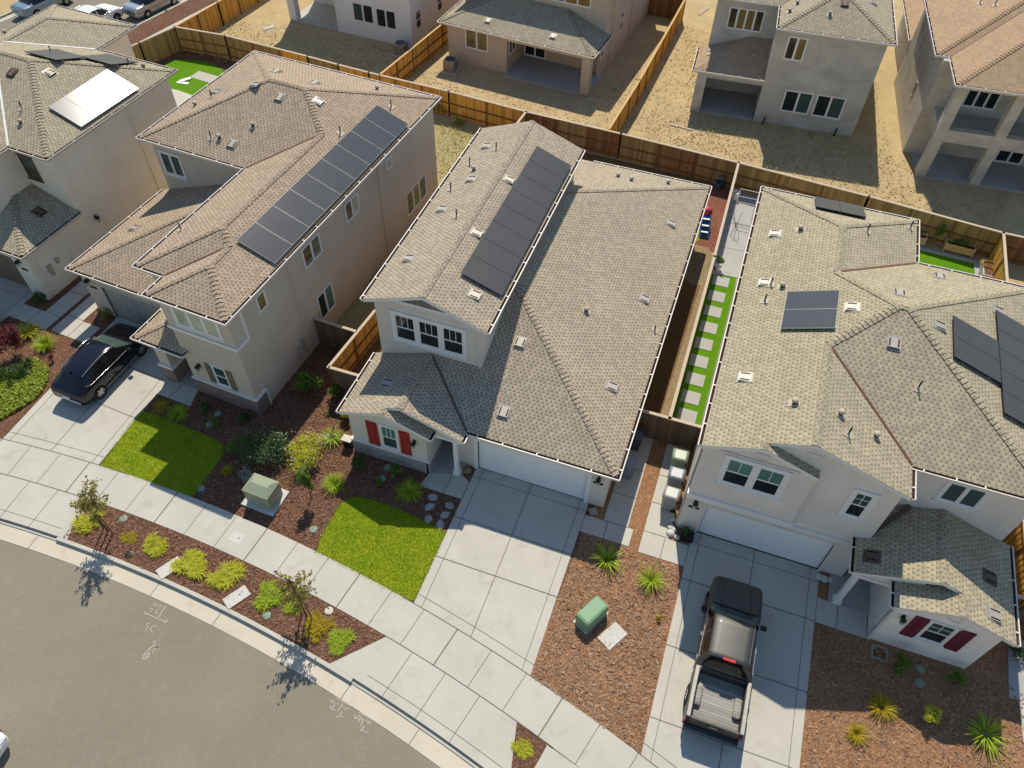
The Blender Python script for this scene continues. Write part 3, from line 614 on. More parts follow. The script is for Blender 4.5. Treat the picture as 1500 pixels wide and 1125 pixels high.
for a, b, o in (((8.77, 16.42, e), (8.77, -.22, e), (-1, 0)), ((15.85, 1.5, e), (20.8, 1.5, e), (0, -1)), ((15.97, .07, e), (15.97, 1.38, e), (1, 0)), ((8.65, 16.3, e), (16.07, 16.3, e), (0, 1)), ((15.95, 13.1, e), (15.95, 16.42, e), (1, 0)), ((16.0, 13.05, e), (20.8, 13.05, e), (0, 1)), ((20.68, 1.4, e), (20.68, 13.1, e), (1, 0)),
                ((20.75, -2.25, pe), (20.75, 1.8, pe), (1, 0)), ((15.25, .2, pe), (15.25, -1.37, pe), (-1, 0)), ((16.7, -1.2, pe), (16.7, -2.27, pe), (-1, 0))): gutter(h, a, b, o)
w = MB(); w.box(8.905, 9.78, .17, .4, 0, 2.7).box(14.78, 15.72, .17, .4, 0, 2.7).box(9.78, 14.78, .17, .4, 2.14, 2.7).box(8.91, 9.1, .4, 2, 0, 2.7).box(15.5, 15.72, .4, 2, 0, 2.9)
w.box(8.9, 12.86, -.1, .16, 2.9, 6.28).xzprism([(8.92, 6.25), (12.84, 6.25), (12.84, 6.27), (10.835, 6.97), (8.92, 6.27)], -.1, .3)
w.box(8.905, 15.72, .17, 12.9, 2.7, 6.27).xzprism([(8.92, 6.25), (15.7, 6.25), (15.7, 6.27), (12.37, 7.5), (8.92, 6.3)], .171, .7).box(15.5, 20.4, 1.8, 12.65, 0, 6.28).box(8.91, 15.6, 2, 15.9, 0, 6.25)
w.box(16.86, 17.0, -2.0, 1.8, 0, 3.0).box(20.3, 20.41, -2.0, 1.8, 0, 3.0).box(16.86, 20.41, 1.5, 1.79, 0, 3.0)
w.xzprism([(15.4, 2.75), (17.6, 2.75), (17.6, 3.75), (15.4, 2.95)], -1.2, -1.05)
wall(h, w, 'stR')
w = MB(); w.box(16.86, 20.41, -2.07, -1.95, 0, 3.0).xzprism([(16.87, 2.95), (20.4, 2.95), (20.4, 3.0), (18.725, 3.66), (16.87, 2.98)], -2.069, -1.8); wall(h, w, 'stR2')
t = MB(); t.box(8.86, 12.92, -.18, .3, 2.86, 3.18).box(12.95, 15.2, .07, .169, 2.5, 2.68).box(15.5, 15.7, -1.08, -.88, .1, 2.8).box(15.44, 15.76, -1.14, -.82, .1, .34).box(15.35, 16.9, -1.25, -1.0, 2.6, 2.78); t.build('trim_beam', 'white', h)
window(h, ('F', -.1), 9.70, 12.04, 4.33, 6.1, 2, 'hung', .15, (2, 1), ('glass', 'glassg'), sash=.06)
window(h, ('F', .17), 14.21, 15.1, 4.16, 5.9, 1, 'hung', .15, (2, 2), ('glass', 'glassm'), sash=.05)
window(h, ('F', 1.8), 17.42, 18.9, 4.53, 5.84, 2, 'slide', .12, None, ('glassm',), sash=.05)
window(h, ('F', -2.07), 18.12, 19.1, 1.2, 2.7, 1, 'hung', .08, (2, 2), ('glass', 'glassm'))
shutter(h, ('F', -2.07), 17.62, 18.1, 1.1, 2.68, 'maroon', False); shutter(h, ('F', -2.07), 19.13, 19.64, 1.1, 2.68, 'maroon', False)
for a, z, y, ww in ((10.86, 6.5, -.1, .5), (12.5, 6.95, .17, .5), (18.72, 3.2, -2.07, .4)):
    t = MB(); fbox(t, ('F', y), a-ww/2, a+ww/2, z-.16, z-.12, 0, .03); fbox(t, ('F', y), a-ww/2, a-ww/2+.05, z-.12, z+.14, 0, .03); fbox(t, ('F', y), a+ww/2-.05, a+ww/2, z-.12, z+.14, 0, .03); fbox(t, ('F', y), a-ww/2, a+ww/2, z+.14, z+.19, 0, .035); t.build('gable_vent', 'stR', h)
lantern(h, ('F', .17), 9.33, 2.25); plate(h, ('F', .17), 9.32, 1.82); lantern(h, ('F', -2.07), 17.3, 2.3)
gdoor(h, 9.78, 14.78, .29, 'door', 2.14, .12, .12, 'stR')
t = MB(); t.box(16.0, 16.8, 1.75, 1.79, .1, 2.2); t.build('front_door', 'doorb', h)
spout(h, ('F', -2.07), 16.9, 0, 2.9, 'stR'); spout(h, ('L', 8.9), .25, .1, 6.3, 'ventw')
solar(h, zL(12.53, 5.86), (-1, 0), 2, 1, 1.13, 2.0, 'solar2', fm='alu')
solar(h, zR(16.68, 5.8), (1, 0), 2, 1, 1.15, 2.12, 'solar'); solar(h, zR(18.68, 4.35), (1, 0), 5, 1, 1.13, 1.95, 'solar')
solar(h, wB(11.2, 14.4), (0, 1), 2, 1, 1.12, 2.0, 'solar')
for x, y in ((9.72, 12.4), (9.72, 8.9), (9.73, 3.25), (13.0, 7.2)): vent(h, zL(x, y), (-1, 0), 'ventw')
goose(h, zL(10.7, 12.6), (-1, 0)); goose(h, zL(10.4, 8.6), (-1, 0)); goose(h, zL(11.5, 2.0), (-1, 0))
for x, y in ((9.95, 8.75), (9.85, 7.7)): pipe(h, zL(x, y), (-1, 0))
goose(h, g2R(13.1, 2.0), (1, 0)); pipe(h, g2R(13.45, 1.3), (1, 0)); goose(h, g2R(14.5, 1.9), (1, 0))
for x, y in ((13.5, 13.3), (15.6, 15.4)): pipe(h, wR(x, y), (1, 0), .4)
vent(h, zF(14.6, 5.75), (0, -1)); pipe(h, zF(15.7, 4.3), (0, -1))
for x, y in ((16.75, 11.9), (14.7, 8.6)): vent(h, zB(x, y), (0, 1))
for x, y in ((16.2, 7.2), (18.9, 10.2)): vent(h, zR(x, y), (1, 0))
for x, y in ((15.8, -.6), (19.8, -.1)): vent(h, (q2L if x < 17 else qR)(x, y+.0), (-1, 0) if x < 17 else (1, 0), 'trimB')
vent(h, qR(19.9, -1.55), (1, 0))
# ================================================================== far-left corner house
h = empty('house', (-25.2, 2.1, 0), R(-3.7), 'cream corner house at the left edge with four mirror-bright solar panels', 'house')
e = 6.69; zR, zF, zB, wR = pl('R', .28, e), pl('F', 3.42, e), pl('B', 12.97, e), pl('R', -2.17, e)
bR, bB, bL, fL_ = pl('R', -5.37, e), pl('B', 16.28, e), pl('L', -11.73, e), pl('L', -11.73, e)
sh = ('shD', 'trimB', 'soffit')
roof(h, [pp(zR, [(.28, 3.42), (.28, 12.97), (-4.495, 8.195)]), pp(zF, [(.28, 3.42), (-4.495, 8.195), (-6.945, 8.195), (-2.17, 3.42)]), pp(wR, [(-2.17, 3.42), (-6.945, 8.195), (-6.945, 1.0), (-2.17, 1.0)]),
         pp(fL_, [(-11.73, 1.0), (-6.945, 1.0), (-6.945, 8.195), (-8.55, 9.79), (-8.55, 13.1), (-11.73, 16.28)]), pp(zB, [(.28, 12.97), (-5.37, 12.97), (-8.55, 9.79), (-6.945, 8.195), (-4.495, 8.195)]), pp(bR, [(-5.37, 12.97), (-5.37, 16.28), (-8.55, 13.1), (-8.55, 9.79)]), pp(bB, [(-5.37, 16.28), (-11.73, 16.28), (-8.55, 13.1)])], sh)
ge = 3.24; gR, gF = pl('R', .24, ge), pl('F', -.19, ge)
roof(h, [pp(gR, [(.24, -.19), (.24, 3.8), (-3.75, 3.8)]), pp(gF, [(.24, -.19), (-3.75, 3.8), (-9, 3.8), (-9, -.19)])], sh)
ridge(h, [(zR(.24, 3.46), zR(-4.495, 8.195)), (zR(.24, 12.93), zR(-4.495, 8.195)), (zF(-4.495, 8.195), zF(-6.945, 8.195)), (bL(-8.55, 9.79), bL(-8.55, 13.1)), (bB(-5.41, 16.24), bB(-8.55, 13.1)), (bB(-11.69, 16.24), bB(-8.55, 13.1)), (gR(.2, -.15), gR(-3.7, 3.75))], 'shD')
valley(h, [(zF(-2.2, 3.45), zF(-6.9, 8.15)), (bR(-5.4, 12.94), bR(-8.5, 9.84))], 'white', .1)
for a, b, o in (((.28, 3.3, e), (.28, 13.09, e), (1, 0)), ((-2.05, 3.42, e), (.4, 3.42, e), (0, -1)), ((-2.17, 1.0, e), (-2.17, 3.3, e), (1, 0)), ((.4, 12.97, e), (-5.25, 12.97, e), (0, 1)), ((-5.37, 13.1, e), (-5.37, 16.4, e), (1, 0)), ((-5.25, 16.28, e), (-11.85, 16.28, e), (0, 1)), ((-11.73, 16.4, e), (-11.73, 1, e), (-1, 0)),
                ((.24, -.31, ge), (.24, 3.75, ge), (1, 0)), ((-9, -.19, ge), (.36, -.19, ge), (0, -1))): gutter(h, a, b, o, mat='soffit')
w = MB(); w.box(-1.1, -.02, 0.002, .5, 0, 3.18).box(-9, -1.1, .25, .5, 2.2, 3.18).box(-1.1, 0, .5, 3.75, 0, 3.18).box(-6.3, 0, 3.75, 12.55, 0, 6.6).box(-11.3, -2.45, 1.4, 3.75, 3.0, 6.6).box(-11.3, -6.3, 3.75, 15.85, 0, 6.59).box(-6.3, -5.8, 12.55, 15.85, 0, 6.6); wall(h, w, 'stLL')
t = MB(); t.box(-9, -1.12, .3, .34, 0, 2.18); t.build('garage_door', 'doorb', h)
window(h, ('F', 3.75), -2.35, -1.4, 4.62, 6.05, 1, 'hung', .08, None, ('glass', 'glassm'), tm='trimB')
t = MB(); fbox(t, ('R', 0), 5.0, 5.9, .0, 2.1, 0, .03); t.build('side_door', 'stLL', h)
t = MB()
for a, z0, z1, ww in ((3.0, .2, 1.5, .5), (2.2, .3, 1.4, .45)): fbox(t, ('R', 0), a, a+ww, z0, z1, 0, .04)
t.build('meter_panel', 'stLL', h)
t = MB(); fbox(t, ('R', 0), .75, 1.0, 1.3, 1.75, 0, .1); fbox(t, ('R', 0), 1.35, 1.55, 1.5, 1.8, 0, .1); t.lathe((.11, .9, 1.15), [(.09, -.06), (.1, 0), (.05, .03)], 14, 0, 'x'); t.build('utility_meter', 'ventg', h)
lantern(h, ('F', 0.002), -.55, 2.5); plate(h, ('F', 0.002), -.5, 2.0); lantern(h, ('R', 0), 4.6, 2.2)
spout(h, ('R', 0), 9.2, .1, 6.5, 'stLL'); spout(h, ('R', 0), .35, .1, 3.1, 'stLL')
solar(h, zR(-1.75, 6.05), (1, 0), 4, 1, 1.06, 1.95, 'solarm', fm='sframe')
solar(h, zB(-5.6, 8.8), (0, 1), 2, 1, 1.1, 2.0, 'solar'); solar(h, zB(-3.75, 10.5), (0, 1), 2, 1, 1.1, 1.9, 'solar')
vent(h, zR(-3.3, 8.1), (1, 0), 'ventw'); vent(h, zF(-4.9, 7.2), (0, -1), 'trimB'); pipe(h, zF(-2.9, 5.5), (0, -1)); goose(h, zF(-2.4, 4.75), (0, -1)); goose(h, zB(-.9, 12.0), (0, 1)); pipe(h, zB(-1.6, 11.7), (0, 1)); pipe(h, zB(-5.4, 10.2), (0, 1)); goose(h, bL(-10.9, 11.8), (-1, 0)); vent(h, gR(-1.0, 2.5), (1, 0), 'trimB')
# ================================================================== white house behind
def box_house(h, polys_fn): pass
h = empty('house', (-18.83, 34.56, 0), R(-2.5), 'plain white stucco house behind the back fence, dark picture windows and corner patio post', 'house')
w = MB(); w.box(-6.57, 0, 0, 13, 0, 6.3).box(-11.0, -6.57, 3.6, 13, 0, 6.299).box(-11.0, -6.57, 0, 3.6, 2.8, 6.298).box(-11.0, -10.35, 0, .6, 0, 2.8); wall(h, w, 'stW')
e = 6.3; q = (-11.4, .4, -.4, 13.4); hf = 5.9
a, b, c, d = pl('L', -11.4, e), pl('R', .4, e), pl('F', -.4, e), pl('B', 13.4, e)
def hip(h, x0, x1, y0, y1, e, sh, gm='gut'):
    a, b, c, d = pl('L', x0, e), pl('R', x1, e), pl('F', y0, e), pl('B', y1, e); hx, hy = (x1-x0)/2, (y1-y0)/2
    if hx <= hy: r0, r1 = (x0+hx, y0+hx), (x0+hx, y1-hx)
    else: r0, r1 = (x0+hy, y0+hy), (x1-hy, y0+hy)
    if hx <= hy: ps = [pp(c, [(x0, y0), (x1, y0), r0]), pp(b, [(x1, y0), (x1, y1), r1, r0]), pp(d, [(x1, y1), (x0, y1), r1]), pp(a, [(x0, y1), (x0, y0), r0, r1])]
    else: ps = [pp(c, [(x0, y0), (x1, y0), r1, r0]), pp(b, [(x1, y0), (x1, y1), r1]), pp(d, [(x1, y1), (x0, y1), r0, r1]), pp(a, [(x0, y1), (x0, y0), r0])]
    roof(h, ps, sh); f = c
    z = e+K*min(hx, hy); R0, R1 = (*r0, z), (*r1, z)
    ridge(h, [(R0, R1)]+[((px, py, e), (R0 if (abs(px-r0[0])+abs(py-r0[1]) < abs(px-r1[0])+abs(py-r1[1])) else R1)) for px in (x0, x1) for py in (y0, y1)], sh[0])
    for g0, g1, o in (((x1, y0, e), (x1, y1, e), (1, 0)), ((x0, y0, e), (x1, y0, e), (0, -1)), ((x0, y1, e), (x0, y0, e), (-1, 0)), ((x1, y1, e), (x0, y1, e), (0, 1))): gutter(h, g0, g1, o, mat=gm)
hip(h, -11.4, .4, -.4, 13.4, 6.3, ('shD', 'white', 'soffit'))
window(h, ('F', 0), -4.98, -3.18, 1.18, 2.62, 2, 'slide', .05, None, ('glassm', 'glass'), sill=False); window(h, ('F', 0), -2.97, -1.25, 1.1, 2.54, 2, 'slide', .05, None, ('glass',), sill=False)
window(h, ('R', 0), .75, 1.62, 1.0, 2.4, 1, 'hung', .05, None, ('glass',), sill=False); window(h, ('R', 0), 4.5, 5.3, .85, 2.2, 1, 'hung', .05, None, ('glass',), sill=False)
t = MB(); t.box(-11.0, -6.57, .0, 3.6, 0, .12); t.build('patio_slab', 'conc', h)
# ================================================================== tan house behind
h = empty('house', (-4.55, 32.47, 0), R(-5), 'tan house behind the back fence with shaded patio under a low rear roof', 'house')
xl, xr_, yf, e = -11.5, .45, .02, 3.0; lF, lL, lR = pl('F', yf, e), pl('L', xl, e), pl('R', xr_, e)
roof(h, [pp(lF, [(xl, yf), (xr_, yf), (xr_-3.3, yf+3.3), (xl+3.3, yf+3.3)]), pp(lL, [(xl, yf), (xl+3.3, yf+3.3), (xl+.6, 5.6), (xl, 5.6)]), pp(lR, [(xr_, yf), (xr_, 3.6), (xr_-3.3, 3.6), (xr_-3.3, yf+3.3)])], ('shD', 'white', 'soffit'))
ridge(h, [(lF(xl+.04, yf+.04), lF(xl+3.2, yf+3.2)), (lF(xr_-.04, yf+.04), lF(xr_-3.2, yf+3.2))], 'shD')
for g0, g1, o in (((xl-.1, yf, e), (xr_+.1, yf, e), (0, -1)), ((xr_, yf-.1, e), (xr_, 3.6, e), (1, 0)), ((xl, 5.6, e), (xl, yf-.1, e), (-1, 0))): gutter(h, g0, g1, o)
w = MB(); w.box(-11.1, -6.3, .5, 3.3, 0, 2.95).box(-11.1, .1, 3.5, 16, 0, 5.8).box(-.3, .3, -.0, .62, 0, 2.9).box(-6.3, .1, .1, .3, 2.65, 2.94).box(-.15, .1, 2.9, 3.5, 0, 2.9); wall(h, w, 'stB2')
t = MB(); t.box(-6.3, .3, .0, 3.5, 0, .1); t.build('patio_slab', 'concg', h)
hip(h, -11.55, .55, 3.2, 16.4, 5.85, ('shD', 'white', 'soffit'))  # mostly unseen upper roof, eave lowered to shorten its shadow
window(h, ('F', .5), -9.65, -7.78, 1.25, 2.78, 2, 'slide', .06, None, ('glassy',), sill=False); window(h, ('F', 3.5), -6.2, -4.4, .12, 2.25, 2, 'slide', .07, None, ('glass',), sill=False); window(h, ('R', -6.3), .9, 2.0, 1.2, 2.3, 2, 'slide', .06, None, ('glass',), sill=False)
window(h, ('F', 3.5), -4.2, -1.2, 4.55, 5.9, 3, 'slide', .06, None, ('glassy',), sill=False)
for a0, z0, z1 in ((6.85, 1.75, 3.2), (2.75, 1.5, 2.5)): window(h, ('R', .1), a0, a0+.65, z0, z1, 1, 'hung', .05, None, ('glass',), sill=False)
spout(h, ('R', .1), 4.8, .1, 6.2, 'stB2'); spout(h, ('R', .1), 9.5, .1, 6.2, 'stB2')
vent(h, lF(-8.0, .95), (0, -1), 'ventg', .4, .36); vent(h, lF(-2.9, .9), (0, -1), 'ventg', .4, .36)
# ================================================================== grey house behind (bare render)
h = empty('house', (7.37, 33.65, 0), R(3.9), 'unfinished grey render house behind the fence, square corner porch under its low dark roof', 'house')
e = 6.6; x0, x1, y0 = -.02, 7.0, -.28; mF, mR, mL, sF = pl('F', y0, e), pl('R', x1, e), pl('L', x0, e), pl('F', 3.08, e)
sh = ('shD', 'white', 'soffit'); rx = (x0+x1)/2
lf, bk = pl('L', -4.4, e), pl('B', 14.5, e)
roof(h, [pp(mF, [(x0, y0), (x1, y0), (rx, y0+3.51)]), pp(mR, [(x1, y0), (x1, 14.5), (1.3, 8.8), (rx, 6.59), (rx, y0+3.51)]), pp(mL, [(x0, y0), (rx, y0+3.51), (rx, 6.59), (x0, 3.08)]), pp(sF, [(-4.4, 3.08), (x0, 3.08), (rx, 6.59), (1.3, 8.79)]), pp(lf, [(-4.4, 3.08), (1.3, 8.79), (-4.4, 14.5)]), pp(bk, [(-4.4, 14.5), (1.3, 8.79), (7.0, 14.5)])], sh)
ridge(h, [(mF(x0+.04, y0+.04), mF(rx, y0+3.51)), (mF(x1-.04, y0+.04), mF(rx, y0+3.51)), (mL(rx, 3.3), mL(rx, 6.59))], 'shD'); valley(h, [(mL(x0, 3.1), mL(rx-.05, 6.55))], 'trimB')
for g0, g1, o in (((x0-.1, y0, e), (x1+.1, y0, e), (0, -1)), ((x1, y0-.1, e), (x1, 14.5, e), (1, 0)), ((x0, 2.96, e), (x0, y0-.1, e), (-1, 0)), ((-4.5, 3.08, e), (x0-.1, 3.08, e), (0, -1))): gutter(h, g0, g1, o)
w = MB(); w.box(0.04, 6.68, 0, 3.4, 0, 6.52).box(-4.1, 6.6, 3.4, 14, 0, 6.52).box(-4.35, -3.7, .0, .65, 0, 2.8).box(-4.35, -4.1, .65, 3.4, 0, 2.8).box(-3.7, 0.04, .05, .3, 2.55, 2.8).box(-3.7, .04, .0, .05, 2.56, 2.6); wall(h, w, 'stG')
pF, pL_ = pl('F', .1, 2.95), pl('L', -4.65, 2.95)
roof(h, [pp(pF, [(-4.65, .1), (.03, .1), (.03, 3.39), (-1.36, 3.39)]), pp(pL_, [(-4.65, .1), (-1.36, 3.39), (-4.65, 3.39)])], ('shB', 'white', 'soffit'))
for g0, g1, o in (((-4.75, .1, 2.95), (.1, .1, 2.95), (0, -1)), ((-4.65, 3.35, 2.95), (-4.65, 0, 2.95), (-1, 0))): gutter(h, g0, g1, o)
t = MB(); t.box(-4.3, .0, .02, 3.4, 0, .1); t.build('patio_slab', 'concg', h)
t = MB()
for x, y in ((-3.9, 2.5), (-3.95, 1.9), (-.9, 2.7), (-.95, 1.9)): p = Vector((pF if x > -3 else pL_)(x, y)) if x > -3 else Vector(pL_(x, y)); d, s, n = basis((0, -1) if x > -3 else (-1, 0)); t.obox(p+n*.03, d*.08, s*.14, n*.03)
t.build('shingle_bundle', 'ventw', h)
window(h, ('F', 0), .78, 2.0, 4.55, 6.08, 2, 'slide', .05, None, ('glass', 'glassy'), sill=False)
window(h, ('F', 0), 1.57, 3.42, 1.05, 2.58, 2, 'slide', .05, None, ('glass', 'glassm'), sill=False); window(h, ('F', 0), 3.64, 5.5, 1.05, 2.6, 2, 'slide', .05, None, ('glass', 'glassm'), sill=False)
window(h, ('F', 3.4), -3.2, -.85, 4.5, 5.95, 4, 'slide', .05, None, ('glass', 'glassy', 'glassy', 'glass'), sill=False)
vent(h, mF(3.7, 2.2), (0, -1), 'trimB'); goose(h, mF(2.9, 1.2), (0, -1), 'ventw'); vent(h, mR(5.6, 3.9), (1, 0))
for x, y in ((.9, 2.7), (.5, 1.7), (1.3, 3.7)): goose(h, mL(x, y), (-1, 0), 'ventw')
t = MB(); t.beam((.7, -.3, .0), (.75, -.25, .55), .08, .08); t.beam((5.5, -.3, 0), (5.55, -.25, .55), .08, .08); t.build('pipe_stub', 'black', h)
# ================================================================== grey balcony house behind
h = empty('house', (18.19, 30.79, 0), R(5), 'unfinished render house at the top right edge, brown roof and post-framed balcony', 'house')
e = 6.35; aF, aL, bL2, bF = pl('F', -.22, e), pl('L', -.2, e), pl('L', -.98, e), pl('F', 3.28, e); aR = pl('R', 9.8, e); bB2 = pl('B', 20, e)
roof(h, [pp(aF, [(-.2, -.22), (9.8, -.22), (4.8, 4.78)]), pp(aL, [(-.2, -.22), (4.8, 4.78), (4.8, 8.28), (-.2, 3.28)]), pp(bF, [(-.98, 3.28), (-.2, 3.28), (4.8, 8.28), (4.41, 8.67)]), pp(bL2, [(-.98, 3.28), (4.41, 8.67), (4.41, 12.5), (-.98, 12.5)]), pp(aR, [(9.8, -.22), (9.8, 12.5), (4.41, 12.5), (4.41, 8.67), (4.8, 8.28), (4.8, 4.78)])], ('shB', 'white', 'soffit'))
ridge(h, [(aF(-.16, -.18), aF(4.8, 4.78)), (bF(-.94, 3.32), bF(4.41, 8.67))], 'shB'); valley(h, [(aL(-.2, 3.3), aL(4.75, 8.23))])
for g0, g1, o in (((-.3, -.22, e), (9.9, -.22, e), (0, -1)), ((-.2, 3.16, e), (-.2, -.32, e), (-1, 0)), ((-1.1, 3.28, e), (-.3, 3.28, e), (0, -1)), ((-.98, 12.5, e), (-.98, 3.16, e), (-1, 0))): gutter(h, g0, g1, o)
w = MB(); w.box(-.6, 9.4, 3.05, 12.2, 0, 6.28).box(-.6, .6, 2.7, 3.05, 0, 6.28)
for x in (0, 3.27, 6.55): w.box(x, x+.6, 0, .6, 0, 6.28)
w.box(.6, 9.4, .02, .5, 2.6, 3.4).box(0.02, .5, .6, 2.7, 2.6, 3.4).box(.6, 9.4, .02, .5, 6.0, 6.28); wall(h, w, 'stG2')
t = MB(); t.box(.5, 9.4, .5, 3.05, 2.75, 2.95); t.build('balcony_deck', 'concg', h)
t = MB(); t.box(0, 9.4, -.02, 3.05, 0, .1); t.build('patio_slab', 'concg', h)
window(h, ('F', 3.05), 1.58, 3.55, 3.5, 4.7, 3, 'slide', .06, None, ('glass',), sill=False); window(h, ('F', 3.05), 5.05, 6.75, -.0+.12, 2.1, 2, 'slide', .08, None, ('glass',), sill=False)
for y0_, z0_ in ((6.0, 2.2), (7.6, 3.4), (8.8, 4.0), (10.2, 4.6)):
    window(h, ('L', -.6), y0_, y0_+.35, z0_, z0_+.95, 1, 'slide', .03, None, ('glass',), sill=False, tm='stG2', sash=.03)
lo = pl('L', -.6, 3.1); roof(h, [pp(lo, [(-.6, 12.3), (3, 12.3), (3, 20), (-.6, 20)])], ('shB', 'white', 'soffit')); gutter(h, (-.6, 20, 3.1), (-.6, 12.2, 3.1), (-1, 0))
w = MB(); w.box(-.2, 3, 12.35, 19.5, 0, 3.0); wall(h, w, 'stG2')
for x, y in ((1.9, 9.0), (2.6, 8.3)): pipe(h, bL2(x-.2, y), (-1, 0), .35)
for x, y in ((2.9, 9.9), (3.7, 10.6)): goose(h, bL2(x, y), (-1, 0), 'ventw')
# ------------------------------------------------------------------ ground
CX, CY = -13.4, -81.88
def arc(r, x0, x1, n=40):
    """points on the street circle of radius r between two x positions"""
    return [(x0+(x1-x0)*i/n, CY+math.sqrt(r*r-(x0+(x1-x0)*i/n-CX)**2)) for i in range(n+1)]
def ring(r0, r1, x0, x1, n=40): return arc(r1, x0, x1, n)+arc(r0, x0, x1, n)[::-1]
def ya(x, r): return CY+math.sqrt(r*r-(x-CX)**2)
def sheet(name, poly, mat, z, kind='structure', lo=None, extra=None, mats=None):
    mb = MB(); mb.prism(poly, z-.003 if lo is None else lo, z, 0)
    o = mb.build(name, mats or mat); o['kind'] = kind; return o
RIN, RSO, RCB, RCF, RRO = 76.27, 74.65, 72.75, 72.6, 71.95
mb = MB(); mb.face([(-260, -260, -.14), (260, -260, -.14), (260, 260, -.14), (-260, 260, -.14)]); o = struct(mb.build('road', 'asphalt'))
# block of lots: everything between the two streets
dv = Vector((1.5, 8.13, 0)).normalized(); s0 = Vector((-41.3, 26.6, 0)); sl = lambda y, off=0: (s0.x+dv.x/dv.y*(y-s0.y)+off, y)
blk = arc(RCB, -42, 42, 80)+[(120, -60), (200, 0), (200, 220), sl(220), sl(40), sl(20), sl(-5)]
sheet('ground', blk, 'dirt', 0, lo=-.2)
far = [sl(-60, -10.3), sl(220, -10.3), (-250, 220), (-250, -60)]; sheet('ground', far, 'dirt', 0.0, lo=-.2)
sheet('kerb', [sl(-60, -10.3), sl(150, -10.3), sl(150, -10.5), sl(-60, -10.5)], 'conc', .02, lo=-.12); sheet('gutter_pan', [sl(-60, -9.7), sl(150, -9.7), sl(150, -10.3), sl(-60, -10.3)], 'conc', -.115, lo=-.135)
sheet('kerb', [sl(10), sl(150), sl(150, .18), sl(10, .18)], 'conc', .02, lo=-.12); sheet('gutter_pan', [sl(10, -.5), sl(150, -.5), sl(150), sl(10)], 'conc', -.115, lo=-.135)
sheet('mulch_bed', [sl(12, .18), sl(150, .18), sl(150, 2.4), sl(12, 2.4)], 'mulch', .008)
mb = MB(); mb.prism([sl(12, 2.4), sl(150, 2.4), sl(150, 4.0), sl(12, 4.0)], -.05, .03, 0)
for k in range(12, 60, 2): a, b = Vector((*sl(k, 2.4), .034)), Vector((*sl(k-.25, 4.0), .034)); mb.beam(a, b, .03, .004, 1)
struct(mb.build('pavement', ['conc', 'joint']))
# front street: gutter pan, kerb (dropped at the drives), walk
mb = MB(); mb.prism(ring(RRO, RCF, -40, 30, 70), -.16, -.125, 0)
for k in range(-34, 26, 3):
    t0 = math.atan2(ya(k, RCF)-CY, k-CX); c, s_ = math.cos(t0), math.sin(t0)
    mb.beam((CX+RRO*c, CY+RRO*s_, -.122), (CX+RCF*c, CY+RCF*s_, -.122), .025, .004, 1)
struct(mb.build('gutter_pan', ['conc2', 'joint']))
def at_r(px, py, r):
    v = Vector((px-CX, py-CY)); v = v.normalized()*r; return (CX+v.x, CY+v.y)
lo_, hi_ = -.127, .02
DR = ((-21.7, -15.1), (-1.0, 5.6), (9.0, 16.0))
mb = MB(); prev = -40
for a, b in DR+((40, 40),):
    if a > prev: mb.prism(ring(RCF, RCB, prev, min(a, 30), 30), -.2, hi_)
    if b < 40: mb.prism(ring(RCF, RCB, a, b, 14), -.2, -.085)
    prev = b
struct(mb.build('kerb', ['conc']))
mb = MB(); mb.prism(ring(RSO, RIN, -42, 42, 90), -.05, .03, 0)
def radial(mb, x, r0, r1, z, w=.03):
    t0 = math.atan2(ya(x, RIN)-CY, x-CX); c, s_ = math.cos(t0), math.sin(t0); mb.beam((CX+r0*c, CY+r0*s_, z), (CX+r1*c, CY+r1*s_, z), w, .004, 1)
x = -30.0; i = 0
while x < 20: radial(mb, x, RSO, RIN, .034, .045 if i % 3 == 0 else .022); x += 1.52; i += 1
for r, wd in ((RSO, .03), (RIN, .035)):
    pts = arc(r, -30, 25, 60)
    for p, q in zip(pts, pts[1:]):
        if any(a-.3 < p[0] < b+.3 for a, b in DR): mb.beam((*p, .034), (*q, .034), wd, .004, 1)
struct(mb.build('pavement', ['conc', 'joint']))
# aprons with flared sides
mb = MB()
for a, b in ((-21.2, -15.2), (-.55, 5.5), (9.2, 15.6)):
    pl_ = arc(RSO, a, b, 12)+arc(RCB, a-1.0 if a > -20 else a-.2, b+(.55 if b < 0 else .0), 14)[::-1]
    if a > -2 and a < 2: pl_ = arc(RSO, -.51, 5.5, 12)+arc(RCB, -2.05, 5.6, 14)[::-1]
    mb.prism(pl_, -.2, .026, 0)
    for k in range(1, 4): radial(mb, a+(b-a)*k/4, RCB, RSO, .03, .022)
    pts = arc(RCB+.35, a, b, 12)
    for p, q in zip(pts, pts[1:]): mb.beam((*p, .03), (*q, .03), .02, .004, 1)
struct(mb.build('driveway_apron', ['conc', 'joint']))
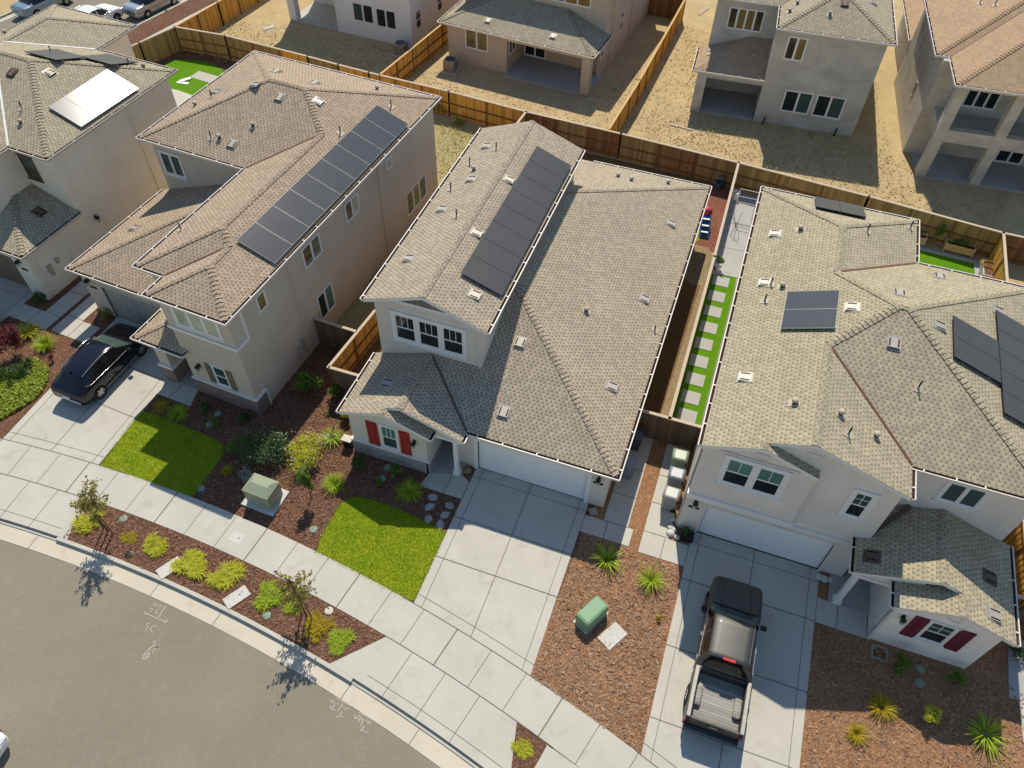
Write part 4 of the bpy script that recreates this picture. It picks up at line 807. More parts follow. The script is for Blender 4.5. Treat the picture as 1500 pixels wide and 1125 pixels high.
# drives
def drive(x0, x1, y1, ca, sa, ox, oy, cross, mid=None, edge=.36, sk=0.0):
    """drive in a house frame (rotation ca/sa, origin ox/oy); runs from the garage (y1) to the walk"""
    W_ = lambda x, y: (ox+(x+sk*(y1-y))*ca-y*sa, oy+(x+sk*(y1-y))*sa+y*ca)
    def yend(x):
        y = -3.0
        for _ in range(40):
            p = W_(x, y); rr = math.hypot(p[0]-CX, p[1]-CY); y -= (rr-RIN)*.9
        return y
    xs = [x0+(x1-x0)*i/10 for i in range(11)]
    poly = [W_(x0, y1), W_(x1, y1)]+[W_(x, yend(x)) for x in xs[::-1]]
    mb = MB(); mb.prism(poly, -.05, .028, 0); L_ = lambda a, b, w=.022: mb.beam((*W_(*a), .032), (*W_(*b), .032), w, .004, 1)
    for xx in (x0+edge, x1-edge): L_((xx, y1), (xx, yend(xx)))
    xm = (x0+x1)/2 if mid is None else mid; L_((xm, y1), (xm, yend(xm)), .028)
    for y, w in cross: L_((x0, y), (x1, y), w)
    for p, q in zip(xs, xs[1:]): L_((p, yend(p)+.42), (q, yend(q)+.42))
    return struct(mb.build('driveway', ['conc', 'joint']))
drive(-.1, 5.12, .06, 1, 0, 0, 0, ((-.45, .02), (-2.62, .03), (-4.6, .04)))
drive(9.62, 14.88, .2, 1, 0, 0, 0, ((-.35, .02), (-2.1, .035), (-5.0, .035), (-7.8, .03)))
c4, s4 = math.cos(A4), math.sin(A4)
drive(-10.55, -5.55, 2.36, c4, s4, -10.685, -.643, ((1.9, .02), (-.2, .035), (-2.6, .035)), sk=.09)
c5, s5 = math.cos(R(-3.7)), math.sin(R(-3.7))
drive(-6.5, -1.05, .3, c5, s5, -25.2, 2.1, ((-.4, .02), (-2.6, .03)))
def slab(name, poly, mat='conc', z=.03, joints=(), lo=-.05):
    mb = MB(); mb.prism(poly, lo, z, 0)
    for a, b in joints: mb.beam((*a, z+.003), (*b, z+.003), .03, .004, 1)
    return struct(mb.build(name, [mat, 'joint']))
slab('path', [(5.95, 4.3), (7.0, 4.3), (7.0, -.6), (7.25, -.6), (7.25, -1.45), (5.14, -1.45), (5.14, -.62), (5.95, -.62)], joints=(((6.15, -.62), (6.15, -1.45)), ((5.95, .9), (7, .9)), ((5.95, 2.4), (7, 2.4)), ((5.95, -.6), (7, -.6))))
slab('path', [(7.68, 4.3), (8.75, 4.3), (8.75, -.55), (9.6, -.55), (9.6, -1.55), (7.68, -1.55)], joints=(((8.6, -.55), (8.6, -1.55)), ((7.68, -.5), (8.75, -.5)), ((7.68, 1.0), (8.75, 1.0)), ((7.68, 2.5), (8.75, 2.5))))
slab('path', [(-1.95, -.95), (-.55, -.55), (-.13, -.8), (-.13, -1.72), (-2.1, -1.72)], joints=(((-.95, -.7), (-1.0, -1.72)),))
slab('porch_floor', [(-2.0, 3), (-.95, 3), (-.95, 0.0), (-.55, 0), (-.55, -.68), (-1.93, -.98)], 'concg', .1)
slab('path', [(14.9, -1.05), (16.8, -1.15), (16.85, -2.12), (14.9, -2.12)], joints=(((15.7, -1.1), (15.7, -2.12)),))
slab('porch_floor', [(15.3, 1.7), (16.86, 1.7), (16.86, -1.16), (15.3, -1.12)], 'concg', .1)
LW = lambda x, y: (-10.685+x*c4-y*s4, -.643+x*s4+y*c4)
slab('path', [LW(*p) for p in ((-5.52, -.1), (-3.6, -.05), (-3.3, -1.0), (-5.52, -1.0))], joints=((LW(-4.5, -.05), LW(-4.55, -1.0)),))
slab('porch_floor', [LW(*p) for p in ((-5.5, 2.3), (-3.48, 2.3), (-3.48, -.04), (-5.5, -.06))], 'concg', .08)
slab('path', [LW(*p) for p in ((-12.95, 9), (-11.95, 9), (-11.95, 1.3), (-10.76, 1.3), (-10.76, .15), (-12.95, .15))], joints=((LW(-11.85, 1.3), LW(-11.85, .15)), (LW(-12.95, 1.35), LW(-11.95, 1.35)), (LW(-12.95, 3), LW(-11.95, 3))))
KW = lambda x, y: (-25.2+x*c5-y*s5, 2.1+x*s5+y*c5)
slab('path', [KW(*p) for p in ((.45, 14), (1.45, 14), (1.45, -1.75), (-1.05, -1.75), (-1.05, -.75), (.45, -.75))], joints=((KW(.45, -.75), KW(1.45, -.75)), (KW(.2, -.75), KW(.2, -1.75)), (KW(.45, 1), KW(1.45, 1)), (KW(.45, 3), KW(1.45, 3))))
# beds, strips and yards
sheet('mulch_bed', arc(RIN, -40, 5.4, 60)+[(5.4, 2.0), (5.4, 4.3), (-7.95, 4.3), (-10.2, 4.4), (-24, 6), (-40, 10)], 'mulch', .008)
sheet('mulch_bed', arc(RIN, 5.0, 9.8, 10)+[(9.8, 0), (8.95, 4.3), (5.7, 4.3), (5.4, 0)], 'mulch2', .010)
sheet('mulch_bed', arc(RIN, 14.6, 34, 20)+[(34, 4.0), (14.6, 4.0)], 'mulch2', .010)
sheet('planting_strip', ring(RCB, RSO, -40, -21.5, 20), 'mulch', .008); 
sheet('planting_strip', arc(RSO, -14.75, -.51, 30)+arc(RCB, -15.05, -2.05, 30)[::-1], 'mulch', .012)
sheet('planting_strip', [P2(757, 1058), P2(801, 1092), P2(779, 1128), P2(770, 1150), P2(746, 1150)], 'mulch', .045)
slab('pavement', [P2(801, 1092), P2(870, 1140), P2(840, 1200), P2(765, 1160)], 'conc', .03)
sheet('planting_strip', arc(RSO, 16.0, 40, 20)+arc(RCB, 16.0, 40, 20)[::-1], 'mulch', .012)
def smooth(poly, it=2):
    for _ in range(it):
        q = []
        for i in range(len(poly)):
            a, b = poly[i], poly[(i+1) % len(poly)]
            q += [(a[0]*.75+b[0]*.25, a[1]*.75+b[1]*.25), (a[0]*.25+b[0]*.75, a[1]*.25+b[1]*.75)]
        poly = q
    return poly
lawnC = [(-.12, -6.7)]+arc(RIN, -.12, -4.8, 8)[1:]+[P2(*q) for q in ((474, 781), (487, 758), (498, 741), (506, 733), (518, 729), (532, 730), (552, 735), (580, 745), (615, 761), (648, 777))]+[(-.12, -3.5)]
lawnL = [P2(*q) for q in ((204, 606), (175, 645), (147, 683))]+arc(RIN, -15.6, -11.05, 8)+[P2(*q) for q in ((297, 708), (310, 691), (322, 672), (328, 661), (326, 652), (316, 644), (290, 633), (255, 619), (222, 606), (210, 603))]
sheet('lawn', lawnC, 'lawn', .022); sheet('lawn', lawnL, 'lawn', .022)
sheet('side_yard', [(-10.1, 4.35), (-8.0, 4.35), (-6.9, 25.7), (-13.5, 26.2), (-11.3, 19.0)], 'weeds', .010)
sheet('side_yard', [(-8.0, 1.8), (-5.7, 1.8), (-5.7, 20), (6, 20), (6.0, 25.4), (-6.8, 25.8)], 'brown', .012)
sheet('side_yard', [(5.8, 4.4), (7.42, 4.4), (7.4, 15.9), (5.8, 15.9)], 'brown', .012)
sheet('gravel_bed', smooth([(5.8, 16.6), (6.4, 15.4), (7.4, 15.6), (7.38, 18.9), (5.8, 18.9)], 1), 'gravel', .016); sheet('gravel_bed', [(7.0, 4.4), (7.42, 4.4), (7.4, 16.5), (7.1, 16.5)], 'gravel', .018)
sheet('mulch_bed', [(5.8, 18.6), (7.4, 18.6), (7.28, 25.2), (5.6, 25.3), (5.6, 22.0)], 'mulchr', .014)
sheet('lawn', smooth([(6.0, 19.2), (6.35, 19.3), (6.5, 20.8), (6.5, 22.3), (6.1, 23.0), (5.5, 22.8)], 2), 'lawn', .02)
sheet('artificial_turf', [(7.5, 4.4), (8.9, 4.4), (8.9, 16.9), (7.5, 16.7)], 'turf', .014)
slab('patio_slab', [(7.5, 16.8), (8.95, 16.9), (8.95, 24.8), (7.35, 25.0)], 'concg', .03, joints=(((7.5, 19.2), (8.95, 19.3)), ((7.45, 21.6), (8.95, 21.7))))
for i, (u, v) in enumerate(((1060.7, 392), (1056, 412), (1049.8, 434), (1044.5, 456), (1038, 479.5), (1031, 503.5), (1024, 529), (1018.7, 555.5), (1011.8, 582), (1006.5, 609))):
    p = P(u, v, .03); mb = MB(); mb.box(p.x-.46, p.x+.44, p.y-.4, p.y+.4, -.02, .04)
    tag(mb.build('paver', M['pav'] if 'pav' in M else 'concg', bevel=.012), 'grey square paver in the artificial grass strip beside the right house', 'paver', 'pavers in the side-yard turf')
sheet('artificial_turf', [(15.9, 13.2), (21.5, 13.2), (21.5, 22.95), (15.9, 23.25)], 'turf', .014)
slab('path', [(15.9, 23.25), (21.5, 22.95), (21.5, 13.2), (21.75, 13.2), (21.75, 23.15), (15.9, 23.45)], 'concg', .08)
slab('path', [P2(1476, 952), P2(1512, 930), P2(1540, 1020), P2(1512, 1030), P2(1478, 1022)], 'concg', .03)  # grey colour stands in for shade lying on the concrete
slab('path', [P2(1492, 1028), P2(1530, 1024), P2(1530, 1125), P2(1503, 1125)], 'conc', .03)
sheet('artificial_turf', smooth([P2(236, 94), P2(262, 86), P2(300, 90), P2(328, 100), P2(330, 125), P2(300, 148), P2(240, 130)], 2), 'turf', .016)
sheet('mulch_bed', [P2(215, 110), P2(225, 70), P2(262, 66), P2(350, 92), P2(340, 140), P2(300, 160), P2(225, 140)], 'mulch', .008)
slab('patio_slab', [P2(232, 126), P2(262, 133), P2(290, 143), P2(262, 165), P2(225, 150)], 'conc', .03)
# ------------------------------------------------------------------ fences
def fence(pts, label, mats, hgt=1.83, cap='fcap', step=2.42, post='fpost', rails=True, side=1):
    """timber fence along pts; each bay of boards, post and cap length is a part"""
    root = empty('fence', (pts[0][0], pts[0][1], 0), 0, label, 'fence'); o = Vector((pts[0][0], pts[0][1], 0)); n = 0
    for a, b in zip(pts, pts[1:]):
        a, b = Vector((*a, 0))-o, Vector((*b, 0))-o; d = b-a; L = d.length; d.normalize(); s = Vector((-d.y, d.x, 0)); k = max(1, round(L/step)); w = L/k
        for i in range(k):
            p, q = a+d*(i*w), a+d*((i+1)*w); mb = MB(); nb = max(2, round(w/.145)); bw = w/nb; hh = hgt-.1
            for j in range(nb):
                c = p+d*((j+.5)*bw)+s*(.011 if j % 2 else -.004)+Vector((0, 0, hh/2)); mb.obox(c, d*(bw*.495), s*.008, Vector((0, 0, hh/2+random.uniform(-.004, .004))))
            if rails:
                for z in (.25, hgt*.52): mb.beam(p+s*.04*side+Vector((0, 0, z)), q+s*.04*side+Vector((0, 0, z)), .04, .09, 1)
            m = mats[n % len(mats)] if isinstance(mats, (list, tuple)) else mats; n += 1
            mb.build('fence_panel', [m, post], root)
            pm = MB(); pm.box(p.x-.05, p.x+.05, p.y-.05, p.y+.05, -.05, hgt-.05); pm.build('fence_post', post, root)
        pm = MB(); pm.box(b.x-.05, b.x+.05, b.y-.05, b.y+.05, -.05, hgt-.05); pm.build('fence_post', post, root)
        cm = MB(); cm.beam(a-d*.07+Vector((0, 0, hgt-.03)), b+d*.07+Vector((0, 0, hgt-.03)), .15, .045); cm.build('fence_cap', cap, root)
    return root
q = lambda u, v: P2(u, v, 1.83)
bf = [q(255.1, 38.5), q(328.7, 51), q(450, 81.8), q(540, 105.5), q(657, 133), q(770.6, 163)]
fence(bf[:3]+[q(495, 94)], 'weathered olive back fence behind the bright artificial lawn of the corner house', ['fenceY', 'fenceY', 'fenceY', 'fenceY', 'fenceO'], side=-1)
fence([q(495, 94)]+bf[3:], 'orange back fence behind the weedy yard of the left house', ['fenceO'], side=-1)
fence([q(770.6, 163), q(910, 195.3), q(1082.2, 237.6)], 'back fence of alternating red-brown and yellow bays behind the centre house', ['fenceB', 'fenceY'], side=-1)
fence([q(1082.2, 237.6), q(1273.4, 287), q(1470.6, 340.6)], 'yellow-brown back fence behind the right house and its planters', ['fenceY', 'fenceY', 'fenceY', 'fenceY'], side=-1)
fence([q(1470.6, 340.6), q(1560, 360)], 'red-brown back fence beyond the right house, cut by the right picture edge', ['fenceB'], side=-1)
lf = [q(481, 537), q(552, 452), q(770.6, 163)]
fence([(-8.12, 1.76), (-7.75, 6.0), lf[2]], 'long orange side fence with white cap between left and centre houses', ['fenceO'], side=-1)
fence([(-8.05, 1.76), (-5.65, 1.78)], 'short grey board fence joining the orange side fence to the centre house', 'fenceD')
fence([(-10.6, 4.38), (-8.0, 4.26)], 'dark grey gate fence against the left house beside its meter', 'fenceD')
fence([q(1082.2, 237.6), q(1046.7, 375), (7.45, 4.32)], 'tall side fence with pale cap between centre and right houses', ['fenceY', 'fenceD'])
fence([(5.8, 4.34), (8.85, 4.34)], 'dark brown cross fence behind the trash bins between centre and right houses', 'fenceD')
fence([q(1470.6, 340.6), (22.2, 15), (22.0, .62)], 'orange side fence along the right edge beside the right house', ['fenceO'])
fence([(20.45, .6), (21.9, .58)], 'short grey gate fence at the right side of the porch wing', 'fenceD')
fence([(22.1, .57), (24.5, .5)], 'grey board fence at the right picture edge beyond the porch wing', 'fenceD')
fence([q(255.1, 38.5), q(203, 62), q(150, 86)], 'olive street-side fence of the corner house beside the pavement', ['fenceY'], side=-1)
fence([q(257, 38), q(318, 3), q(420, -60)], 'bright orange street-side fence of the white house', ['fenceO'], cap='fcapO')
fence([(-17.72, 26.9), (-16.7, 35.4), (-15.6, 46)], 'bright orange fence between the white and tan houses behind', ['fenceO'], cap='fcapO', side=-1)
fence([(-1.12, 26.1), (-.73, 32.8), (-.3, 47)], 'bright orange fence between the tan house and the grey render house', ['fenceO'], cap='fcapO', side=1)
fence([(-3.6, 46.9), (-.3, 46.9)], 'brown gate fence at the far end of the tan house side yard', ['fenceB'], cap='fcapO')
# ------------------------------------------------------------------ plants
def clump(n, L, rad, droop, w, seed, up=.75, segs=4, hmin=.5, crowns=0):
    """arching blades from a common crown"""
    rnd = random.Random(seed); mb = MB(); cs = []
    for _ in range(crowns): a = rnd.uniform(0, 6.283); q = rad*rnd.uniform(.15, 1.0); cs.append((q*math.cos(a), q*math.sin(a), rnd.uniform(.75, 1.25)))
    for _ in range(n):
        a = rnd.uniform(0, 6.283); r0 = rad*math.sqrt(rnd.random()); b = a+rnd.uniform(-.7, .7); hs = 1.0
        if crowns: cx, cy, hs = rnd.choice(cs); r0 = math.hypot(cx, cy); a = math.atan2(cy, cx); b = rnd.uniform(0, 6.283)
        l = L*hs*rnd.uniform(hmin, 1.1); e = rnd.uniform(up-.35, up+.35); p = Vector((r0*math.cos(a), r0*math.sin(a), 0)); ww = w*rnd.uniform(.7, 1.2); rows = []
        sd = Vector((-math.sin(b), math.cos(b), 0))
        for i in range(segs+1):
            t = i/segs; wi = ww*(1-t**1.6)+.002; rows.append((p+sd*wi, p-sd*wi)); ee = e-droop*t*rnd.uniform(.8, 1.2)
            p = p+Vector((math.cos(b)*math.cos(ee), math.sin(b)*math.cos(ee), math.sin(ee)))*(l/segs)
            if p.z < .02: p.z = .02
        for r1, r2 in zip(rows, rows[1:]): mb.face([r1[0], r1[1], r2[1], r2[0]], 0, True)
    return mb
def leafball(n, rx, ry, rz, cz, leaf, seed, flat=.3, lobes=7):
    """leaf cards gathered in uneven lobes through the volume"""
    rnd = random.Random(seed); mb = MB(); lb = []
    for _ in range(lobes):
        a, e = rnd.uniform(0, 6.283), rnd.uniform(-.5, 1.2); k = rnd.uniform(.35, .75); lb.append((Vector((rx*k*math.cos(a)*math.cos(e), ry*k*math.sin(a)*math.cos(e), cz+rz*k*math.sin(e))), rnd.uniform(.3, .55)))
    for _ in range(n):
        c, s = rnd.choice(lb); v = Vector((rnd.gauss(0, 1), rnd.gauss(0, 1), rnd.gauss(0, 1))).normalized()*(rnd.random()**.45)
        p = c+Vector((v.x*rx*s, v.y*ry*s, v.z*rz*s)); p.z = max(.03, p.z); nrm = (v+Vector((rnd.gauss(0, .5), rnd.gauss(0, .5), .4+rnd.gauss(0, .5)))).normalized(); u = nrm.orthogonal().normalized(); u.rotate(Matrix.Rotation(rnd.uniform(0, 6.28), 3, nrm)); w_ = nrm.cross(u); l = leaf*rnd.uniform(.6, 1.3)
        mb.face([p-u*l, p+w_*l*.42, p+u*l, p-w_*l*.42], 0)
    return mb, lb
def stems(mb, lb, r, base=(0, 0, 0)):
    for c, s in lb:
        m = Vector(base)*.5+c*.5; m.z = c.z*.45; mb.tube([base, m, c], [r, r*.7, r*.3], 5, 0)
    return mb
def plant(name, label, cat, uv, fol, fmat, stem=None, smat='trunk', sc=1.0, rz=0, group=None, z=0, extra=None):
    p = P(*uv, 0) if len(uv) == 2 and uv[1] > 60 else Vector((*uv, 0)); root = empty(name, (p.x, p.y, z), rz, label, cat, group); root.scale = (sc,)*3 if not isinstance(sc, tuple) else sc
    fol.build('foliage' if cat != 'tree' else 'crown', fmat, root)
    if stem: stem.build('stem' if cat != 'tree' else 'trunk', smat, root)
    if extra: extra[0].build('blossom', extra[1], root)
    return root
GD = 'yellow-green clumps in the kerbside strip'
dl = [plant('grass_clump', 'lush mid-green strappy clump nearest the first kerbside tree', 'plant', (131, 765), clump(1100, .36, .5, 1.25, .017, 1, .95, crowns=22), 'lfY', group=GD)]
ME = {}
def mkdl(k, mat, seed, n=430):
    if k not in ME:
        r = empty('grass_clump', (0, 0, 0), 0, 'x', 'plant', GD); clump(int(n*2.5), .36, .52, 1.25, .017, seed, .95, crowns=20+seed).build('foliage', mat, r); ME[k] = r; return r
    return dup(ME[k], (0, 0, 0))
def put(r, uv, label, sc=1.0, rz=0.0): p = P(*uv, 0); r.location = (p.x, p.y, 0); r['label'] = label; r.scale = (sc*.8,)*3 if not isinstance(sc, tuple) else tuple(k*.8 for k in sc); r.rotation_euler = (0, 0, rz); return r
put(mkdl('O', 'lfO', 3, 260), (190, 788), 'small low golden clump between two kerbside green clumps', (.75, .6, .6))
put(mkdl('Y', 'lfY', 2), (226, 802), 'round yellow-green clump left of the first white vault lid in the strip', 1.05)
put(mkdl('G', 'lfY', 4, 700), (281, 828), 'largest yellow-green clump, touching the first white vault lid', (1.55, 1.35, 1.2))
put(mkdl('Y', 'lfY', 2), (333, 847), 'pale straw-tipped clump beside the second white vault lid', (1.35, 1.3, 1.1), 1.3)
put(mkdl('H', 'lfG', 5, 600), (393, 876), 'bright green clump left of the second kerbside tree', (1.25, 1.2, 1.1), .4)
put(mkdl('H', 'lfG', 5), (431, 892), 'small green clump at the foot of the second kerbside tree', .7, 2)
put(mkdl('Q', 'lfO', 6, 480), (467, 919), 'gold-tipped clump right of the second kerbside tree', 1.2, 0)
put(mkdl('H', 'lfG', 5), (501, 939), 'last green clump at the driveway end of the strip', (1.05, 1.05, .9), 3.1)
put(mkdl('Y', 'lfY', 2), (766, 1100), 'green clump filling the small wedge bed at the bottom edge', (.62, .85, .8), .9)
def tree_strip(uv, seed, label, sk):
    p = P(*uv, 0); rnd = random.Random(seed); root = empty('young_tree', (p.x, p.y, 0), seed, label, 'tree'); tb = MB(); tb.tube([(0, 0, 0), (.02, .01, .9), (-.02, .03, 1.8), (.02, .0, 2.75)], [.035, .03, .024, .01], 7); fo = MB()
    for i in range(36):
        z0 = rnd.uniform(1.25, 2.55); a = rnd.uniform(0, 6.283); L = rnd.uniform(.35, 1.0); e = rnd.uniform(.2, .9); s = Vector((0, 0, z0)); t = s+Vector((math.cos(a)*math.cos(e), math.sin(a)*math.cos(e), math.sin(e)))*L; tb.tube([s, (s+t)/2+Vector((0, 0, -.03)), t], [.012, .008, .004], 4)
        for j in range(26):
            f = rnd.uniform(.3, 1.08); c = s+(t-s)*f+Vector((rnd.gauss(0, .055), rnd.gauss(0, .055), rnd.gauss(0, .055))); n = Vector((rnd.gauss(0, 1), rnd.gauss(0, 1), rnd.gauss(.4, 1))).normalized(); u = n.orthogonal().normalized(); w_ = n.cross(u); l = rnd.uniform(.05, .095); fo.face([c-u*l, c+w_*l*.45, c+u*l, c-w_*l*.45], 0)
    tb.build('trunk', 'trunk', root); fo.build('crown', 'lfB', root)
    for i, (dx, dy) in enumerate(((-.26, .05), (.26, -.04))):
        mb = MB(); mb.lathe((0, 0, 0), [(.03, -.1), (.03, 1.5), (.01, 1.52)], 7); mb.beam((0, 0, 1.35), (-dx, -dy, 1.35), .02, .03); o = mb.build('tree_stake', 'stake'); o.location = (p.x+dx, p.y+dy, 0); tag(o, f'thin brown stake on the {("left", "right")[i]} side of the {sk} kerbside tree', 'stake')
tree_strip((159, 778), 11, 'young bronze-leaved street tree at the left end of the planting strip', 'first'); tree_strip((450, 904), 23, 'young bronze-leaved street tree at the right part of the planting strip', 'second')
SH = 'small shrubs in the bark beds'
def bush(label, uv, n, rx, rz, leaf, mat, seed, ry=None, group=None, sm='trunk', extra=None): mb, lb = leafball(n, rx, ry or rx, rz, rz*.75, leaf, seed, lobes=16 if n > 3000 else 7); return plant('shrub', label, 'shrub', uv, mb, mat, stems(MB(), lb, .012), sm, 1, seed, group, 0, extra)
fl = lambda n, rx, rz, s, l=.05: leafball(n, rx, rx, rz, rz*.8, l, s)[0]
bush('large dark round shrub dotted with white flowers beside the big green utility cabinet', (388, 668), 5200, 1.35, .85, .05, 'lfD', 31, extra=(fl(420, 1.6, 1.1, 32, .035), 'lfS'))
bush('bright lime shrub edged with white flowers left of the red shutters', (449, 668), 4600, 1.15, .6, .05, 'lfY', 33, extra=(fl(380, 1.5, .8, 34, .045), 'flower'))
plant('young_tree', 'slender leafy sapling in front of the lime shrub, its long shadow on the bark', 'tree', (456, 728), leafball(900, .4, .4, .85, 1.35, .065, 35, lobes=8)[0], 'lfM', MB().tube([(0, 0, 0), (.01, 0, .8), (0, .02, 1.9)], [.025, .02, .008], 6))
bush('silver-leaved cluster at the left foot of the dark flowering shrub', (361, 700), 420, .45, .3, .05, 'lfS', 36)
bush('feathery olive shrub left of the dark flowering shrub', (350, 660), 620, .5, .55, .07, 'lfM', 37); bush('light green airy shrub in shade by the left house wall corner', (455, 574), 900, .75, .9, .09, 'lfM', 38, ry=.6)
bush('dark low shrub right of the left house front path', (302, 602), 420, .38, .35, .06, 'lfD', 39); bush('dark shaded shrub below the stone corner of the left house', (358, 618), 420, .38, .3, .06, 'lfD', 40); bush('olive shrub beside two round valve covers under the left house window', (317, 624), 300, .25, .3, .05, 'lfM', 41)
plant('grass_clump', 'dry pale tuft alone in the shaded bark left of the dark shrub', 'plant', (333, 690), clump(130, .34, .06, 1.2, .01, 42), 'lfO'); plant('grass_clump', 'green grassy tuft at the top edge of the left lawn', 'plant', (262, 607), clump(260, .6, .1, 1.3, .013, 43), 'lfG'); plant('grass_clump', 'gold grassy tuft by the path corner of the left lawn', 'plant', (238, 598), clump(150, .5, .1, 1.3, .012, 44), 'lfO')
bush('lime green leafy shrub at the left corner of the centre house', (508, 616), 650, .42, .5, .07, 'lfY', 45); bush('small lime plant under the gutter end beside the grey board fence', (492, 582), 320, .35, .5, .08, 'lfM', 46); bush('tiny green seedling in sunlit bark above the strappy tuft', (478, 608), 60, .2, .12, .05, 'lfM', 47)
plant('grass_clump', 'strappy green tuft left of the white-topped meter box', 'plant', (487, 645), clump(150, .75, .08, 1.4, .016, 48, 1.0), 'lfG'); plant('grass_clump', 'rounded grassy mound on bark left of the centre lawn', 'plant', (491, 712), clump(330, .6, .16, 1.1, .012, 49, .95), 'lfG')
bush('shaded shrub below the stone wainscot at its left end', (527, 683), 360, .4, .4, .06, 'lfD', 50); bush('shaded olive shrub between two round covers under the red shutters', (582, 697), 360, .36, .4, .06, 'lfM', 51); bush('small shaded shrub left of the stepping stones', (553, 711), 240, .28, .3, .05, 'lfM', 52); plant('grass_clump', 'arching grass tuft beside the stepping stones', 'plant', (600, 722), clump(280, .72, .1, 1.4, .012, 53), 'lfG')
plant('grass_clump', 'spiky yucca-like tuft half in shade at the end of the centre side path', 'plant', (888, 822), clump(75, .95, .05, 1.0, .024, 54, .8), 'lfG'); plant('grass_clump', 'spiky tuft in full sun left of the pickup driveway', 'plant', (953, 852), clump(95, .85, .05, 1.1, .022, 55, .85), 'lfG'); bush('tiny yellow sprout in the bark left of the pickup', (964, 907), 70, .16, .14, .05, 'lfO', 56)
plant('grass_clump', 'golden grass tuft at the shadow edge in front of the maroon shutters', 'plant', (1290, 1038), clump(300, .62, .1, 1.2, .011, 57, .9), 'lfO'); plant('grass_clump', 'smaller golden grass tuft nearer the pickup driveway', 'plant', (1254, 1077), clump(190, .5, .08, 1.2, .011, 58, .9), 'lfO'); bush('lime leafy shrub in the sun between golden and spiky tufts', (1356, 1057), 380, .5, .4, .1, 'lfY', 59)
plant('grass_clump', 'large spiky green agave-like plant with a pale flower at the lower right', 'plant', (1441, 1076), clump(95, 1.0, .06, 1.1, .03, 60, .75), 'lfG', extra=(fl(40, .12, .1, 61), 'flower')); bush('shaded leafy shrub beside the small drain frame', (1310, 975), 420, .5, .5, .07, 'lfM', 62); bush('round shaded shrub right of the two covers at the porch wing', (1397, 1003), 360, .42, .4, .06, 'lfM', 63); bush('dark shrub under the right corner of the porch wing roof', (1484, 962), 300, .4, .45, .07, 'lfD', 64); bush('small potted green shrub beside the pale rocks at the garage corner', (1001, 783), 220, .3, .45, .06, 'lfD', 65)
bush('purple-red leafy tree-like shrub at the left picture edge', (24, 525), 2000, .95, 1.2, .07, 'lfR', 66); bush('dark rounded shrub below the purple-red shrub', (30, 550), 700, .6, .5, .06, 'lfD', 67); bush('second dark rounded shrub at the edge of the lime ground cover', (45, 538), 350, .38, .35, .06, 'lfD', 68); bush('small red sprig near the rear of the dark parked car', (78, 530), 110, .22, .3, .05, 'lfR', 69)
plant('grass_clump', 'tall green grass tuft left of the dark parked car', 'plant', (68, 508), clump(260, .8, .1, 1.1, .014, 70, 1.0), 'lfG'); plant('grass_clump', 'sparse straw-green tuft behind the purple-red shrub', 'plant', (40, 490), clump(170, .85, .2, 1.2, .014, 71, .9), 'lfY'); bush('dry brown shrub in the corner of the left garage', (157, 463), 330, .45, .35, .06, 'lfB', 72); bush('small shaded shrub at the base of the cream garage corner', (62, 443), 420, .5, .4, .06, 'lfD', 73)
M['lfV'] = m_leaf('ground_cover_leaves', (.10, .20, .015), (.50, .52, .06))
def cover(poly, n, mat, name, seed):
    rnd = random.Random(seed); mb = MB(); xs = [p[0] for p in poly]; ys = [p[1] for p in poly]; k = 0
    def ins(x, y):
        c = False
        for i in range(len(poly)):
            (x0, y0), (x1, y1) = poly[i], poly[i-1]
            if (y0 > y) != (y1 > y) and x < (x1-x0)*(y-y0)/(y1-y0)+x0: c = not c
        return c
    while k < n:
        x, y = rnd.uniform(min(xs), max(xs)), rnd.uniform(min(ys), max(ys))
        if not ins(x, y): continue
        k += 1; p = Vector((x, y, rnd.uniform(.02, .2))); nn = Vector((rnd.gauss(0, .5), rnd.gauss(0, .5), 1)).normalized(); u = nn.orthogonal(); u.rotate(Matrix.Rotation(rnd.uniform(0, 6.28), 3, nn)); w_ = nn.cross(u); l = rnd.uniform(.03, .075); mb.face([p-u*l, p+w_*l*.45, p+u*l, p-w_*l*.5])
    return tag(mb.build(name, mat), kind='stuff')
cv = smooth([P2(-30, 480), P2(15, 560), P2(45, 523), P2(70, 535), P2(74, 552), P2(60, 580), P2(30, 600), P2(-40, 640)], 1); cover(cv, 9000, 'lfV', 'ground_cover', 80)
def blades(poly, n, mat, seed, h=.06):
    rnd = random.Random(seed); mb = MB(); xs = [p[0] for p in poly]; ys = [p[1] for p in poly]; k = 0
    while k < n:
        x, y = rnd.uniform(min(xs), max(xs)), rnd.uniform(min(ys), max(ys)); c = False
        for i in range(len(poly)):
            (x0, y0), (x1, y1) = poly[i], poly[i-1]
            if (y0 > y) != (y1 > y) and x < (x1-x0)*(y-y0)/(y1-y0)+x0: c = not c
        if not c: continue
        k += 1; a = rnd.uniform(0, 6.28); u = Vector((math.cos(a), math.sin(a), 0)); t = Vector((x, y, .02))+Vector((rnd.gauss(0, .035), rnd.gauss(0, .035), h*rnd.uniform(.5, 1.3))); b = Vector((x, y, .015)); mb.face([b-u*.012, b+u*.012, t])
    return tag(mb.build('grass', mat), kind='stuff')
M['lfL'] = m_leaf('lawn_blades', (.20, .35, .012), (.44, .49, .03)); blades(lawnC, 16000, 'lfL', 81); blades(lawnL, 14000, 'lfL', 82)
M['lfW'] = m_leaf('dry_weeds', (.30, .28, .06), (.55, .45, .2)); cover([(-9.9, 8), (-8.2, 8), (-6.95, 25.2), (-12.6, 25.8), (-10.8, 19)], 2600, 'lfW', 'weeds', 83)
